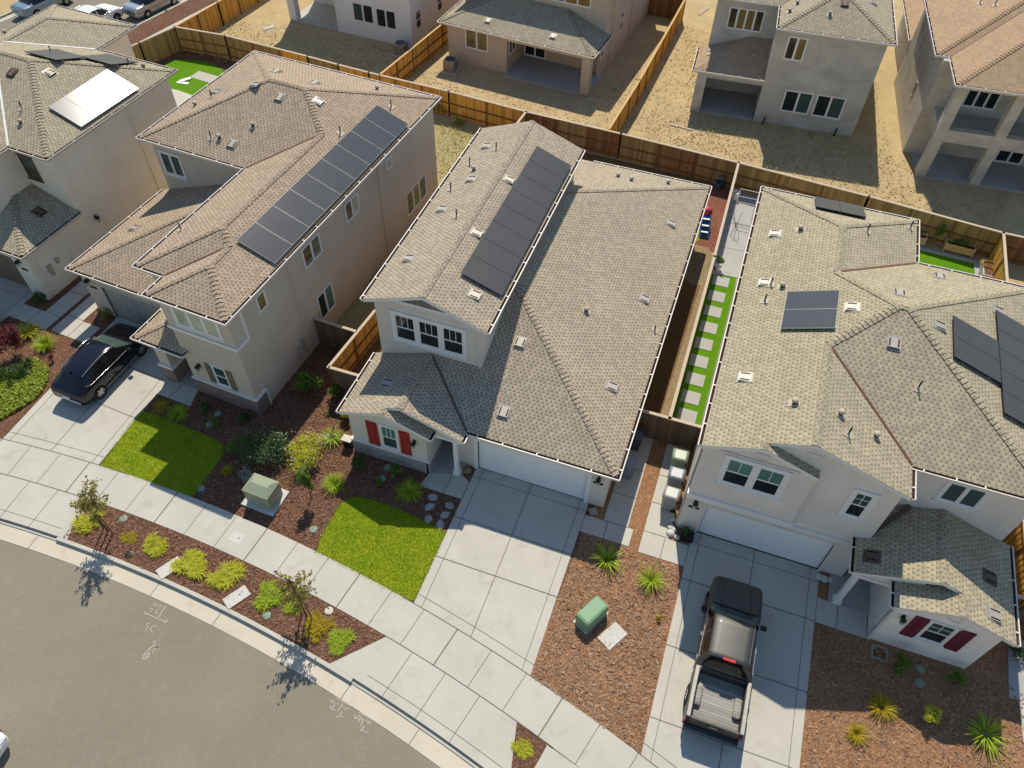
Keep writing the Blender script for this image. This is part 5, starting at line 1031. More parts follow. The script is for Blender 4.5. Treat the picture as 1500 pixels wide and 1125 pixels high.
cover([(-34, 28), (-17.9, 27.4), (-17.5, 31), (-34, 33)], 900, 'lfW', 'weeds', 84); cover([(-.9, 27), (6, 26.2), (20, 25.2), (22, 26), (17, 30), (15, 45), (-.2, 46), (3, 33)], 5200, 'lfW', 'weeds', 85)
for i, (u, v, lb) in enumerate(((640, 166, 'dry brown shrub in the back corner behind the left house'), (672, 184, 'small green weed by the orange back fence'))): bush(lb, (u, v), 400-i*220, .7-i*.3, .6-i*.2, .08, ('lfB', 'lfM')[i], 90+i)
def chips(name, poly, n, mat, seed, size=.035, holes=()):
    """loose chips lying at every angle over a bed"""
    rnd = random.Random(seed); mb = MB(); xs = [p[0] for p in poly]; ys = [p[1] for p in poly]; k = 0
    def ins(poly, x, y):
        c = False
        for i in range(len(poly)):
            (x0, y0), (x1, y1) = poly[i], poly[i-1]
            if (y0 > y) != (y1 > y) and x < (x1-x0)*(y-y0)/(y1-y0)+x0: c = not c
        return c
    while k < n:
        x, y = rnd.uniform(min(xs), max(xs)), rnd.uniform(min(ys), max(ys))
        if not ins(poly, x, y): continue
        k += 1
        if any(ins(q, x, y) for q in holes): continue
        a = rnd.uniform(0, 6.28); l = size*rnd.uniform(.5, 1.7); u = Vector((math.cos(a), math.sin(a), rnd.gauss(0, .35)))*l; w_ = Vector((-math.sin(a), math.cos(a), rnd.gauss(0, .35)))*l*rnd.uniform(.25, .6); c = Vector((x, y, .02+rnd.random()*.018)); mb.face([c-u-w_, c+u-w_, c+u+w_, c-u+w_])
    return tag(mb.build(name, mat), kind='stuff')
M['chA'] = m_leaf('bark_chips', (.09, .045, .03), (.46, .27, .17)); M['chB'] = m_leaf('bark_chips_faded', (.17, .09, .05), (.66, .44, .29)); M['chD'] = m_leaf('soil_clods', (.25, .18, .10), (.75, .62, .42))
chips('bark_chips', arc(RIN+.05, -15.2, -.2, 30)+[(-.15, -.95), (-5.6, -1.1), (-5.6, 1.6), (-10.2, 4.2), (-10.3, -.7), (-15.0, -.6)], 9000, 'chA', 201, .04, (lawnC, lawnL, [(-2.2, -.85), (-.05, -.5), (-.05, -1.8), (-2.2, -1.8)], [LW(-5.6, .0), LW(-3.5, .05), LW(-3.2, -1.1), LW(-5.6, -1.1)]))
chips('bark_chips', arc(RSO-.05, -14.6, -.6, 30)+arc(RCB+.05, -14.9, -2.1, 30)[::-1], 3000, 'chA', 202, .04)
chips('bark_chips', [(5.2, -1.55), (7.5, -1.55), (7.6, -1.65), (9.54, -1.65), (9.54, -9.1), (5.22, -7.95)], 5200, 'chB', 203, .04); chips('bark_chips', [(15.0, -2.25), (24, -2.25), (24, -12), (15.0, -11.2)], 6500, 'chB', 204, .04)
chips('soil_clods', [(-34, 27.5), (-18, 27), (-1.4, 26.2), (22, 25), (24, 31), (15, 33), (-.5, 46), (-3, 33), (-16, 32), (-18, 34), (-34, 34)], 9000, 'chD', 205, .05)
def edge_blades(poly, mat, seed):
    rnd = random.Random(seed); mb = MB()
    for i in range(len(poly)):
        a, b = Vector((*poly[i-1], 0)), Vector((*poly[i], 0)); L = (b-a).length
        for _ in range(int(L*55)):
            c = a.lerp(b, rnd.random())+Vector((rnd.gauss(0, .03), rnd.gauss(0, .03), .015)); t = c+Vector((rnd.gauss(0, .07), rnd.gauss(0, .07), rnd.uniform(.03, .09))); an = rnd.uniform(0, 6.28); u = Vector((math.cos(an), math.sin(an), 0))*.012; mb.face([c-u, c+u, t])
    return tag(mb.build('grass', mat), kind='stuff')
edge_blades(lawnC, 'lfL', 206); edge_blades(lawnL, 'lfL', 207)
# ------------------------------------------------------------------ small site things
def box_thing(name, label, cat, mb, mats, uv=None, loc=None, rz=0, bevel=0, group=None):
    o = mb.build(name, mats, bevel=bevel); p = P(*uv, 0) if uv else Vector(loc); o.location = (p.x, p.y, p.z if loc and len(loc) > 2 else 0); o.rotation_euler = (0, 0, rz); return tag(o, label, cat, group)
r = empty('utility_cabinet', (-8.05, -4.55, 0), R(-2), 'large olive green transformer cabinet on a concrete pad beside the dark flowering shrub', 'utility box')
mb = MB(); mb.box(-.6, .6, -.5, .4, .1, .95).box(-.62, .62, -.52, .42, .95, 1.0); mb.face([(-.6, -.5, 1.0), (.6, -.5, 1.0), (.42, -.1, 1.16), (-.42, -.1, 1.16)]).face([(.6, .4, 1.0), (-.6, .4, 1.0), (-.42, .1, 1.16), (.42, .1, 1.16)]).face([(.6, -.5, 1.0), (.6, .4, 1.0), (.42, .1, 1.16), (.42, -.1, 1.16)]).face([(-.6, .4, 1.0), (-.6, -.5, 1.0), (-.42, -.1, 1.16), (-.42, .1, 1.16)]).face([(-.42, -.1, 1.16), (.42, -.1, 1.16), (.42, .1, 1.16), (-.42, .1, 1.16)]); mb.build('cabinet_body', 'green', r)
mb = MB(); mb.box(-.8, .8, -.72, .6, -.05, .1); mb.build('concrete_pad', 'lid', r); mb = MB(); mb.box(-.3, .3, -.51, -.5, .18, .36).box(-.006, .006, -.506, -.5, .12, .94); mb.build('warning_label', 'ventw', r)
r = empty('utility_pedestal', (6.62, -4.95, 0), R(62), 'small mint green rounded utility box on bark left of the pickup', 'utility box'); mb = MB(); mb.box(-.62, .62, -.34, .34, 0, .72); mb.build('box_body', 'mint', r, bevel=.13); mb = MB(); mb.box(-.64, .64, -.36, .36, .0, .05); mb.build('box_base', 'lid', r)
mb = MB(); mb.box(-.5, .5, -.33, .33, -.02, .05); box_thing('vault_lid', 'grey vault lid lying next to the mint green utility box', 'utility lid', mb, 'lid', (897, 932), rz=R(60), bevel=.02)
for uv, lb, rz in (((249, 832), 'white vault lid half under the largest kerbside clump', R(62)), ((347, 875), 'white vault lid right of the straw-tipped kerbside clump', R(60)), ((401, 935-10), None, 0), ((348, 788), 'square access lid set in the pavement', R(-8))):
    if not lb: continue
    mb = MB(); w_ = .26 if 'pavement' not in lb else .24; l_ = .48 if 'pavement' not in lb else .28; mb.box(-l_, l_, -w_, w_, -.02, .05 if w_ > .25 else .036); mb.lathe((l_*.3, 0, .05 if w_ > .25 else .036), [(.03, 0), (.03, .003)], 8, 1); box_thing('vault_lid', lb, 'utility lid', mb, ['lid', 'black'], uv, rz=rz)
VC = 'round valve covers in the beds'
def cover_lid(uv, lb, r_=.15, mat='olid'): mb = MB(); mb.lathe((0, 0, 0), [(r_+.02, -.02), (r_+.02, .03), (r_, .04), (r_*.3, .042), (.001, .042)], 18); box_thing('valve_cover', lb, 'valve cover', mb, mat, uv, group=VC)
for uv, lb in (((319, 606), 'round cover nearest the left house stone corner'), ((307, 622), 'round cover just below the first one by the left house'), ((295, 716), 'round cover at the right lawn corner of the left house'), ((181, 760), 'green round cover between the first street tree and pavement'), ((189, 813), 'dark open round cover near the kerb by the golden clump'), ((391, 902), 'round cover under the second kerbside tree clump'), ((482, 895), 'bright white round cover near the pavement in the strip'), ((568, 685), 'upper round cover below the stone wainscot'), ((560, 701), 'lower round cover below the stone wainscot'), ((1348, 980), 'upper round cover in shade at the porch wing'), ((1347, 1001), 'lower round cover in shade at the porch wing'), ((459, 776), 'round cover in the sapling shadow')): cover_lid(uv, lb, .15, 'lid' if 'white' in lb else ('black' if 'open' in lb else 'olid'))
M['step'] = m_concrete('stepping_stone_concrete', (.40, .39, .36)); SS = 'stepping stones beside the centre driveway'
for i, uv in enumerate(((634, 729), (629.5, 743), (627.5, 761), (658.5, 741), (652, 755), (645, 769))):
    rnd = random.Random(i+5); mb = MB(); pts = [(.2*math.cos(k*.5236)*rnd.uniform(.85, 1.15)*(1.2 if k % 3 == 0 else 1), .17*math.sin(k*.5236)*rnd.uniform(.85, 1.15)) for k in range(12)]; mb.prism(pts, -.02, .045); box_thing('stepping_stone', 'pale irregular stepping stone in shaded bark between porch path and centre lawn', 'stepping stone', mb, 'step', uv, rz=i, group=SS, bevel=.01)
mb = MB(); mb.box(-.2, .2, -.14, .14, 0, .5, 1).box(-.24, .24, -.18, .18, .5, .56, 0); box_thing('meter_box', 'white-topped dark box at the left corner of the stone wainscot', 'utility box', mb, ['ventw', 'black'], loc=(-6.0, -.85, 0))
mb = MB(); mb.lathe((0, 0, 0), [(.12, 0), (.2, .08), (.17, .2), (.05, .26), (.001, .27)], 9); box_thing('boulder', 'tan stone in the dark niche between porch step and garage', 'rock', mb, 'gravel', loc=(-.42, -.3, 0))
mb = MB(); mb.box(-.17, .17, -.17, .17, -.02, .05); box_thing('splash_block', 'white tilted splash block at the right corner of the centre garage', 'splash block', mb, 'ventw', loc=(5.42, -.35, 0), rz=.6)
mb = MB(); mb.box(-.3, .3, -.27, -.22, 0, .05).box(-.3, .3, .22, .27, 0, .05).box(-.3, -.25, -.22, .22, 0, .05).box(.25, .3, -.22, .22, 0, .05).box(-.25, .25, -.22, .22, 0, .012, 1); box_thing('drain_frame', 'white square drain frame in shade left of the porch wing window', 'drain', mb, ['ventw', 'brown'], (1288, 957))
RK = 'pale rocks at the right garage corner'
for i, (u, v) in enumerate(((983, 774), (987, 778), (982, 782), (985, 763), (991, 788), (1200, 846), (1207, 849), (1216, 851))):
    mb = MB(); k = random.Random(i).uniform(.8, 1.3); mb.lathe((0, 0, 0), [(.1*k, 0), (.15*k, .07), (.1*k, .15), (.001, .17)], 8); box_thing('rock', 'small pale rock in the bed at a front corner of the right garage', 'rock', mb, 'lid', (u, v), rz=i, group=RK)
mb = MB(); mb.box(-.25, .25, -.2, .2, 0, .3); box_thing('planter_box', 'dark square planter at the left corner of the right garage', 'planter', mb, 'black', (1006, 788), bevel=.02)
# wheeled bins
def bin_thing(loc, rz, label, body, lid):
    r = empty('wheeled_bin', (*loc, 0), rz, label, 'trash bin', 'wheeled bins beside the side paths'); mb = MB(); lo = [(-.24, -.24), (.24, -.24), (.24, .26), (-.24, .26)]; hi = [(-.29, -.3), (.29, -.3), (.29, .33), (-.29, .33)]
    mb.grid([[(x, y, .08) for x, y in lo], [(x, y, .98) for x, y in hi], [(x*1.04, y*1.04, 1.0) for x, y in hi]], 0, False, True); mb.face([(x, y, .08) for x, y in lo[::-1]]); mb.build('bin_body', body, r)
    mb = MB(); mb.grid([[(-.31, -.33, 1.0), (.31, -.33, 1.0), (.31, .36, 1.0), (-.31, .36, 1.0)], [(-.3, -.31, 1.06), (.3, -.31, 1.06), (.3, .34, 1.08), (-.3, .34, 1.08)], [(-.22, -.2, 1.1), (.22, -.2, 1.1), (.22, .26, 1.12), (-.22, .26, 1.12)]], 0, True, True); mb.face([(-.22, -.2, 1.1), (.22, -.2, 1.1), (.22, .26, 1.12), (-.22, .26, 1.12)]); mb.build('bin_lid', lid, r)
    mb = MB(); mb.tube([(-.26, .38, 1.02), (.26, .38, 1.02)], .02).box(-.26, -.22, .3, .39, 1.0, 1.04).box(.22, .26, .3, .39, 1.0, 1.04); mb.build('handle', 'black', r)
    for s in (-1, 1): mb = MB(); mb.lathe((s*.24-.03, .3, .12), [(.12, 0), (.12, .06)], 14, 0, 'x'); mb.build('wheel', 'tyre', r)
M['bing'] = plain('bin_plastic_grey', (.30, .30, .28), .35, .5); M['bingr'] = plain('bin_plastic_green', (.24, .29, .20), .35, .5); M['binb'] = plain('bin_plastic_slate', (.20, .22, .27), .32, .5); M['bind'] = plain('bin_plastic_dark', (.05, .06, .075), .4, .5)
bin_thing((8.3, 3.1), R(-88), 'bin with pale green lid, farthest of three beside the right house', 'bingr', 'bingr'); bin_thing((8.35, 2.1), R(-90), 'slate blue bin, middle of three beside the right house', 'binb', 'binb'); bin_thing((8.35, 1.05), R(-92), 'light grey bin, nearest of three beside the right house', 'bing', 'bing')
bin_thing((6.25, 3.6), R(90), 'dark blue bin against the brown fence beside the centre house', 'bind', 'bind'); bin_thing((6.3, 2.0), R(90), 'grey bin half under the right gutter of the centre house', 'binb', 'binb')
# air-conditioning units
def ac(loc, label):
    r = empty('air_conditioner', (*loc, 0), 0, label, 'air conditioner'); mb = MB(); mb.box(-.55, .55, -.55, .55, -.05, .08); mb.build('pad', 'conc', r); mb = MB(); mb.box(-.42, .42, -.42, .42, .08, .9)
    for k in range(9): mb.box(-.43, .43, -.43, .43, .14+k*.08, .16+k*.08, 1)
    mb.build('casing', ['ventg', 'black'], r); mb = MB(); mb.lathe((0, 0, .9), [(.38, 0), (.38, .03), (.36, .03), (.3, .005), (.05, .02), (.001, .03)], 20); mb.build('fan_grille', 'bind', r)
ac((-14.75, 32.35), 'beige air conditioner on a pad in front of the tan house wall'); ac((-19.2, 33.3), 'dark air conditioner in shade against the white house wall')
# back-yard things
r = empty('raised_planter', (20.6, 23.68, 0), R(-3), 'long wooden raised planter with young plants, in front of the trellis', 'planter')
def planter(r):
    mb = MB(); mb.box(-1.05, 1.05, -.33, -.28, .15, .6).box(-1.05, 1.05, .28, .33, .15, .6).box(-1.05, -1.0, -.28, .28, .15, .6).box(1.0, 1.05, -.28, .28, .15, .6).box(-1.0, 1.0, -.28, .28, .15, .42, 1); mb.build('trough', ['fcapO', 'black'], r)
    for x in (-1, 1):
        for y in (-.31, .31): mb = MB(); mb.box(x-.04, x+.04, y-.04, y+.04, 0, .66); mb.build('leg', 'fcap', r)
r.scale = (.76, .8, 1); planter(r); leafball(200, .8, .2, .3, .65, .08, 101)[0].build('seedlings', 'lfM', r)
r2 = dup(r, (17.95, 23.75, 0), R(-3), 'wooden raised planter partly hidden by the right house roof corner', sc=(.76, .8, 1))
plant('potted_plant', 'yellow-flowered climbing plant between the two raised planters', 'plant', (19.3, 23.85), leafball(300, .26, .26, .8, .9, .08, 102)[0], 'lfM'); 
mb = MB(); z0 = .1
for k in range(8): mb.box(-.9+k*.25, -.86+k*.25, -.02, .0, .1, 1.7).box(-.92, .92, .0, .02, .15+k*.21, .19+k*.21)
box_thing('trellis', 'square wooden lattice trellis against the back fence corner', 'trellis', mb, 'fpost', loc=(21.6, 23.98, 0), rz=R(-7))
mb = MB(); mb.box(-.3, .3, -.75, .75, 0, .5); mb.box(-.24, .24, -.69, .69, .5, .51, 1); box_thing('sandbox', 'pale wooden bed frame with yellow hose and soil by the right yard fence', 'planter', mb, ['conc', 'mulch'], loc=(22.05, 22.2, 0)); mb = MB(); mb.tube([(.3*math.cos(k*.6)*(1+.05*k), .3*math.sin(k*.6), .04*k % .1) for k in range(26)], .025, 5); box_thing('garden_hose', 'coiled yellow hose on the pale wooden bed frame', 'hose', mb, 'lfO', loc=(22.1, 22.4, .53))
mb = MB()
for x in (-.55, .55): mb.tube([(x, -.25, 0), (x, 0, 1.9), (x, .25, 0)], .02, 6)
for z in (1.0, 1.4, 1.9): mb.tube([(-.55, 0, z), (.55, 0, z)], .018, 6)
box_thing('clothes_frame', 'thin white metal frame standing by the back corner of the right house', 'frame', mb, 'white', loc=(8.35, 22.5, 0)); mb = MB(); mb.tube([(-.3, 0, 0), (-.1, .3, .9), (0, .5, 1.5)], .014, 5).tube([(.25, -.2, 0), (-.1, .3, .9), (-.05, -.4, 0)], .014, 5).tube([(-.3, 0, .02), (.25, -.2, .02)], .014, 5); box_thing('tripod_stand', 'thin dark tripod stand on the grey side patio', 'stand', mb, 'black', loc=(8.25, 20.4, 0))
r = empty('potted_plant', (7.75, 17.2, 0), 0, 'leafy plant in a white pot on the side patio by the tall fence', 'plant'); mb = MB(); mb.lathe((0, 0, 0), [(.14, 0), (.2, .3), (.18, .3), (.16, .27), (.001, .27)], 16); mb.build('pot', 'white', r); leafball(170, .3, .3, .35, .6, .07, 103)[0].build('foliage', 'lfM', r)
r = empty('potted_plant', (6.5, 25.0, 0), 0, 'pale flowers in a blue pot against the centre back fence', 'plant'); mb = MB(); mb.lathe((0, 0, 0), [(.2, 0), (.28, .4), (.25, .4), (.22, .36), (.001, .36)], 16); mb.build('pot', 'blue', r) if 'blue' in M else None
M['blue'] = plain('blue_plastic', (.02, .09, .28), .4); M['pink'] = plain('red_plastic', (.55, .06, .09), .4); M['teal'] = plain('teal_glaze', (.02, .09, .12), .3)
mb.build('pot', 'teal', r); leafball(150, .3, .3, .25, .6, .07, 104)[0].build('foliage', 'lfS', r)
mb = MB(); mb.lathe((0, 0, 0), [(.2, 0), (.27, .5), (.22, .5), (.2, .46), (.001, .46)], 16); box_thing('plant_pot', 'white pot in the corner of the side patio by the back fence', 'pot', mb, 'white', loc=(7.6, 24.2, 0))
r = empty('toy_slide', (6.4, 20.4, 0), R(8), 'blue and red plastic toy play set beside the small side lawn', 'toy'); mb = MB(); mb.grid([[(-.28, y, z+.1), (-.28, y, z), (.28, y, z), (.28, y, z+.1)] for y, z in ((-.8, .1), (-.4, .3), (0, .55), (.4, .8))], 0, True); mb.box(-.3, .3, .4, .75, 0, .8); mb.build('slide', 'blue', r, bevel=.02); mb = MB(); mb.lathe((0, .75, .8), [(.3, 0), (.26, .2), (.1, .3), (.001, .32)], 14); mb.build('canopy', 'pink', r)
for y in (-.55, -.2, .15): mb = MB(); mb.box(-.2, .2, y-.06, y+.06, .3+(y+.55)*.58, .33+(y+.55)*.58); mb.build('step', 'white', r)
mb = MB(); mb.box(-.45, .45, -.14, .14, .02, .06); box_thing('board', 'white board lying crossed on the bright artificial lawn', 'board', mb, 'white', (268, 122), rz=.1); mb = MB(); mb.box(-.4, .4, -.16, .16, .065, .1); box_thing('board', 'second white board propped on the artificial lawn at an angle', 'board', mb, 'white', (272, 118), rz=1.0)
mb = MB(); mb.box(-.9, .9, -.5, .5, .02, .035); box_thing('mat', 'grey woven mat on the bright artificial lawn', 'mat', mb, 'ventg', (299, 113), rz=R(-6)); mb = MB(); mb.box(-.5, .5, -.2, .2, 0, .05).box(-.1, .6, .2, .3, 0, .04); box_thing('board', 'pale board lying on the bare yard of the white house', 'board', mb, 'conc', (394, 41), rz=.9)
mb = MB(); mb.beam((-.9, 0, .04), (.9, .15, .04), .12, .06).beam((-.6, .2, .04), (.8, .3, .04), .1, .05); box_thing('lumber', 'short pale timber offcuts left of the grey render house porch', 'lumber', mb, 'fcap', (1032, 18), rz=1.2); mb = MB(); mb.beam((-.8, 0, .04), (.8, 0, .04), .15, .05); box_thing('lumber', 'timber plank lying near the orange fence behind the centre house', 'lumber', mb, 'fcap', (998, 187), rz=-.1)
mb = MB(); mb.box(-.6, .6, -.05, .05, .5, 1.1).box(-.55, -.5, -.25, .25, 0, .5).box(.5, .55, -.25, .25, 0, .5); box_thing('barrier', 'orange construction barrier between the two grey render houses', 'barrier', mb, 'orange' if 'orange' in M else 'pink', loc=(17.2, 50.0, 0), rz=.2)
# chalk survey marks on the road
def chalk(label, strokes, fx, w=.035):
    mb = MB()
    for st in strokes:
        pts = [P(*fx(*p), -.135) for p in st]
        for a, b in zip(pts, pts[1:]): mb.beam(a, b, w, .004)
    tag(mb.build('chalk_marking', 'bluew'), label, 'road marking')
f1 = lambda a, b: (170+a/9.375, 860+b/9.375); f2 = lambda a, b: (460+a/12.5, 1000+b/12.5)
chalk('white utility chalk letters USA with arrows on the road by the kerb', [[(530, 205), (512, 235), (530, 262), (550, 225)], [(580, 230), (560, 245), (575, 265), (545, 278)], [(590, 285), (620, 238), (625, 290)], [(600, 268), (625, 272)], [(460, 285), (510, 300), (465, 340)], [(548, 312), (580, 318), (530, 355), (578, 362)], [(568, 432), (680, 265)], [(655, 262), (682, 262), (690, 285)], [(568, 432), (385, 350)], [(415, 335), (380, 350), (395, 372)], [(568, 432), (710, 492)], [(690, 435), (712, 492), (660, 490)]], f1)
chalk('faint chalk letters SC below the arrow mark on the road', [[(470, 495), (420, 505), (440, 560), (390, 610)], [(560, 545), (500, 530), (470, 580), (510, 630)]], f1, .03)
chalk('smeared chalk symbols farther out on the road', [[(410, 900), (360, 960), (395, 995), (460, 940), (445, 905), (410, 900)], [(400, 960), (440, 925)], [(430, 880), (520, 790)], [(495, 775), (545, 745)], [(520, 830), (585, 810), (545, 860), (520, 830)], [(480, 880), (510, 910)], [(470, 905), (520, 870)], [(500, 770), (580, 850)]], f1, .05)
chalk('chalk tick marks and characters S15 at the gutter edge', [[(390, 270), (690, 435)], [(530, 375), (430, 525)], [(350, 300), (290, 350), (375, 360), (370, 440), (265, 430)], [(265, 430), (330, 490), (400, 500)], [(310, 440), (350, 460)], [(420, 370), (460, 380), (430, 400)], [(530, 430), (515, 465)], [(590, 450), (560, 460), (585, 490), (545, 505)], [(600, 480), (650, 470)], [(490, 530), (520, 560), (470, 600)], [(400, 610), (440, 650), (470, 620), (530, 620)]], f2)
chalk('second group of chalk characters 5 at the gutter edge, nearer the driveway', [[(820, 540), (1130, 710)], [(910, 660), (850, 800)], [(770, 590), (720, 660), (790, 640), (850, 700), (800, 720)], [(800, 590), (860, 640), (880, 690)], [(940, 710), (970, 690), (1000, 760)], [(1000, 700), (1040, 745)], [(930, 800), (870, 850), (840, 890), (900, 880)], [(880, 860), (930, 900), (990, 915)]], f2)
# ------------------------------------------------------------------ vehicles
def paint(name, c, metal=.4, rough=.22):
    t = NT(name); n = t.noise(3, 3, .6, t.ob()); d = t.noise(60, 2, .6, t.ob())
    m = t.out(t.mix(n, mul(c, .88), mul(c, 1.12)), rough, .5, metal); t.b.inputs['Coat Weight'].default_value = .15; t.b.inputs['Coat Roughness'].default_value = .06; return m
M['pblack'] = paint('car_paint_dark_blue_black', (.006, .006, .013), .0, .16); M['pgrey'] = paint('car_paint_graphite', (.115, .115, .108), .92, .55); M['psilver'] = paint('car_paint_silver', (.52, .54, .55), .7, .3); M['pblue'] = paint('car_paint_ice_blue', (.30, .38, .43), .6, .3); M['pwhite'] = paint('car_paint_white', (.78, .78, .77), .0, .25)
M['wsg'] = m_glass('windscreen_glass', (.06, .10, .085), .04); M['cglass'] = m_glass('car_window_glass', (.008, .009, .011), .04); M['tail'] = plain('tail_lamp_red', (.16, .012, .016), .2, .6); M['brake'] = plain('brake_lamp_red', (.62, .03, .03), .3, .5); M['chrome'] = plain('chrome', (.62, .60, .58), .18, .5, .9); M['head'] = plain('head_lamp', (.62, .63, .65), .12, .6); M['bed'] = m_boards('bed_liner_ribbed', (.36, .34, .30), (.42, .40, .36), .11)
def lerp_st(st, x):
    for a, b in zip(st, st[1:]):
        if a[0] <= x <= b[0]:
            t = (x-a[0])/(b[0]-a[0]); i = st.index(a); p = st[max(0, i-1)]; n = st[min(len(st)-1, i+2)]
            o = []
            for k in range(1, 6):
                m1 = (b[k]-p[k])/(b[0]-p[0]+1e-6) if i else (b[k]-a[k])/(b[0]-a[0]); m2 = (n[k]-a[k])/(n[0]-a[0]+1e-6) if n is not b else (b[k]-a[k])/(b[0]-a[0]); d = b[0]-a[0]; s = (b[k]-a[k])/d
                if s == 0: m1 = m2 = 0
                else:
                    m1 = 0 if m1*s < 0 else min(abs(m1), 2.2*abs(s))*(1 if s > 0 else -1); m2 = 0 if m2*s < 0 else min(abs(m2), 2.2*abs(s))*(1 if s > 0 else -1)
                h = t*t*t; q = t*t; o.append((2*h-3*q+1)*a[k]+(h-2*q+t)*d*m1+(-2*h+3*q)*b[k]+(h-q)*d*m2)
            return o
    return list(st[-1][1:])
def car_body(root, st, L, mat, ws, rw, side, n=64, pillars=(), close_rear=True, glass='cglass'):
    """loft along x (nose at 0) from stations (x, half width, sill z, shoulder z, roof half width, roof z); ws / rw = x range of windscreen / rear glass, side = x range of side glass"""
    bm_, wsm, rwm, sgs = MB(), MB(), MB(), {}
    xs = sorted(set([L*i/n for i in range(n+1)]+[s[0] for s in st]+list(ws)+list(rw)+list(side)+[p+d for p in pillars for d in (-.035, .035)])); xs = [x for i, x in enumerate(xs) if i == 0 or x-xs[i-1] > .012 or x == L]
    def sec(x):
        wb, zb, zs, wr, zr = lerp_st(st, x); ht = max(.0, zr-zs)
        h = [(0, zb), (wb*.8, zb), (wb*.95, zb+.06), (wb*.995, zb+(zs-zb)*.35), (wb, zb+(zs-zb)*.62), (wb*.985, zs-.05), (wb*.955, zs), (wb*.955+(wr-wb*.955)*.5+.02*ht, zs+ht*.5), (wr+.012, zr-.09*min(1, ht/.4)), (wr*.93, zr-.03*min(1, ht/.4)), (wr*.6, zr+.005), (0, zr+.012)]
        return [(x, y, z) for y, z in h]+[(x, -y, z) for y, z in h[-2:0:-1]]
    S = [sec(x) for x in xs]; m = len(S[0])
    for i in range(len(xs)-1):
        xm = (xs[i]+xs[i+1])/2
        for k in range(m):
            k2 = (k+1) % m; q = [S[i][k], S[i+1][k], S[i+1][k2], S[i][k2]]; kk = k if k < 11 else m-1-k
            tgt = bm_
            if ws[0] < xm < ws[1] and kk in (8, 9, 10): tgt = wsm
            elif rw[0] < xm < rw[1] and kk in (8, 9, 10): tgt = rwm
            elif side[0] < xm < side[1] and kk in (6, 7) and not any(abs(xm-p) < .035 for p in pillars):
                key = (k < 11, sum(xm > p for p in pillars)); tgt = sgs.setdefault(key, MB())
            tgt.face(q, 0, True)
    bm_.face(S[0], 0); bm_.face(S[-1][::-1], 0)
    def fin(mb, name, mt):
        if not mb.v: return
        o = mb.build(name, mt, root, weld=True); bm = bmesh.new(); bm.from_mesh(o.data); bmesh.ops.recalc_face_normals(bm, faces=bm.faces); bm.to_mesh(o.data); bm.free()
        return o
    fin(bm_, 'body', mat); fin(wsm, 'windscreen', 'wsg'); fin(rwm, 'rear_window', glass)
    for g in sgs.values(): fin(g, 'side_window', glass)
    return sec
def wheel(root, x, y, r, sgn, rim='rim', w=.22):
    mb = MB(); mb.lathe((x, y-w/2, r), [(r*.62, 0), (r*.9, 0), (r, .03), (r, w-.03), (r*.9, w), (r*.62, w)], 28, 0, 'y', cap=False); o = mb.build('wheel', 'tyre', root)
    rb = MB(); yo = y+sgn*(w/2-.02)
    rb.lathe((x, yo-.012, r), [(r*.13, 0), (r*.13, .024), (.001, .026)], 14, 0, 'y')
    for k in range(24):
        a0, a1 = math.tau*k/24, math.tau*(k+1)/24
        c = [(x+rr*math.cos(a), yo, r+rr*math.sin(a)) for rr, a in ((r*.56, a0), (r*.68, a0), (r*.68, a1), (r*.56, a1))]; rb.face(c if sgn < 0 else c[::-1])
    for k in range(6):
        a = math.tau*k/6; d = Vector((math.cos(a), 0, math.sin(a))); c = Vector((x, yo, r)); rb.beam(c+d*r*.1, c+d*r*.6, .075, .02, 0, up=(0, 1, 0))
    for k in range(1): rb.lathe((x, yo-sgn*.05-.005, r), [(r*.6, 0), (r*.6, .01)], 24, 1, 'y')
    rb.build('rim', [rim, 'black'], o); return o
def arch(root, x, y, r, sgn, mat='black'):
    mb = MB(); n = 18
    for k in range(n):
        a0, a1 = math.pi*k/n, math.pi*(k+1)/n
        p = [(x+rr*math.cos(a), y+sgn*.012, r*.94+rr*math.sin(a)) for rr, a in ((0, a0), (r*1.15, a0), (r*1.15, a1))]; mb.face(p if sgn < 0 else p[::-1])
    return mb.build('wheel_arch', mat, root)
def mirror(root, x, y, z, sgn, mat): mb = MB(); mb.box(x-.08, x+.1, min(y, y+sgn*.22), max(y, y+sgn*.22), z, z+.16); return mb.build('door_mirror', mat, root, bevel=.04)
def bxp(root, name, mat, *b, bevel=.0): mb = MB(); mb.box(*b); return mb.build(name, mat, root, bevel=bevel)
def front_to(root, loc, ang): root.location = loc; root.rotation_euler = (0, 0, ang)
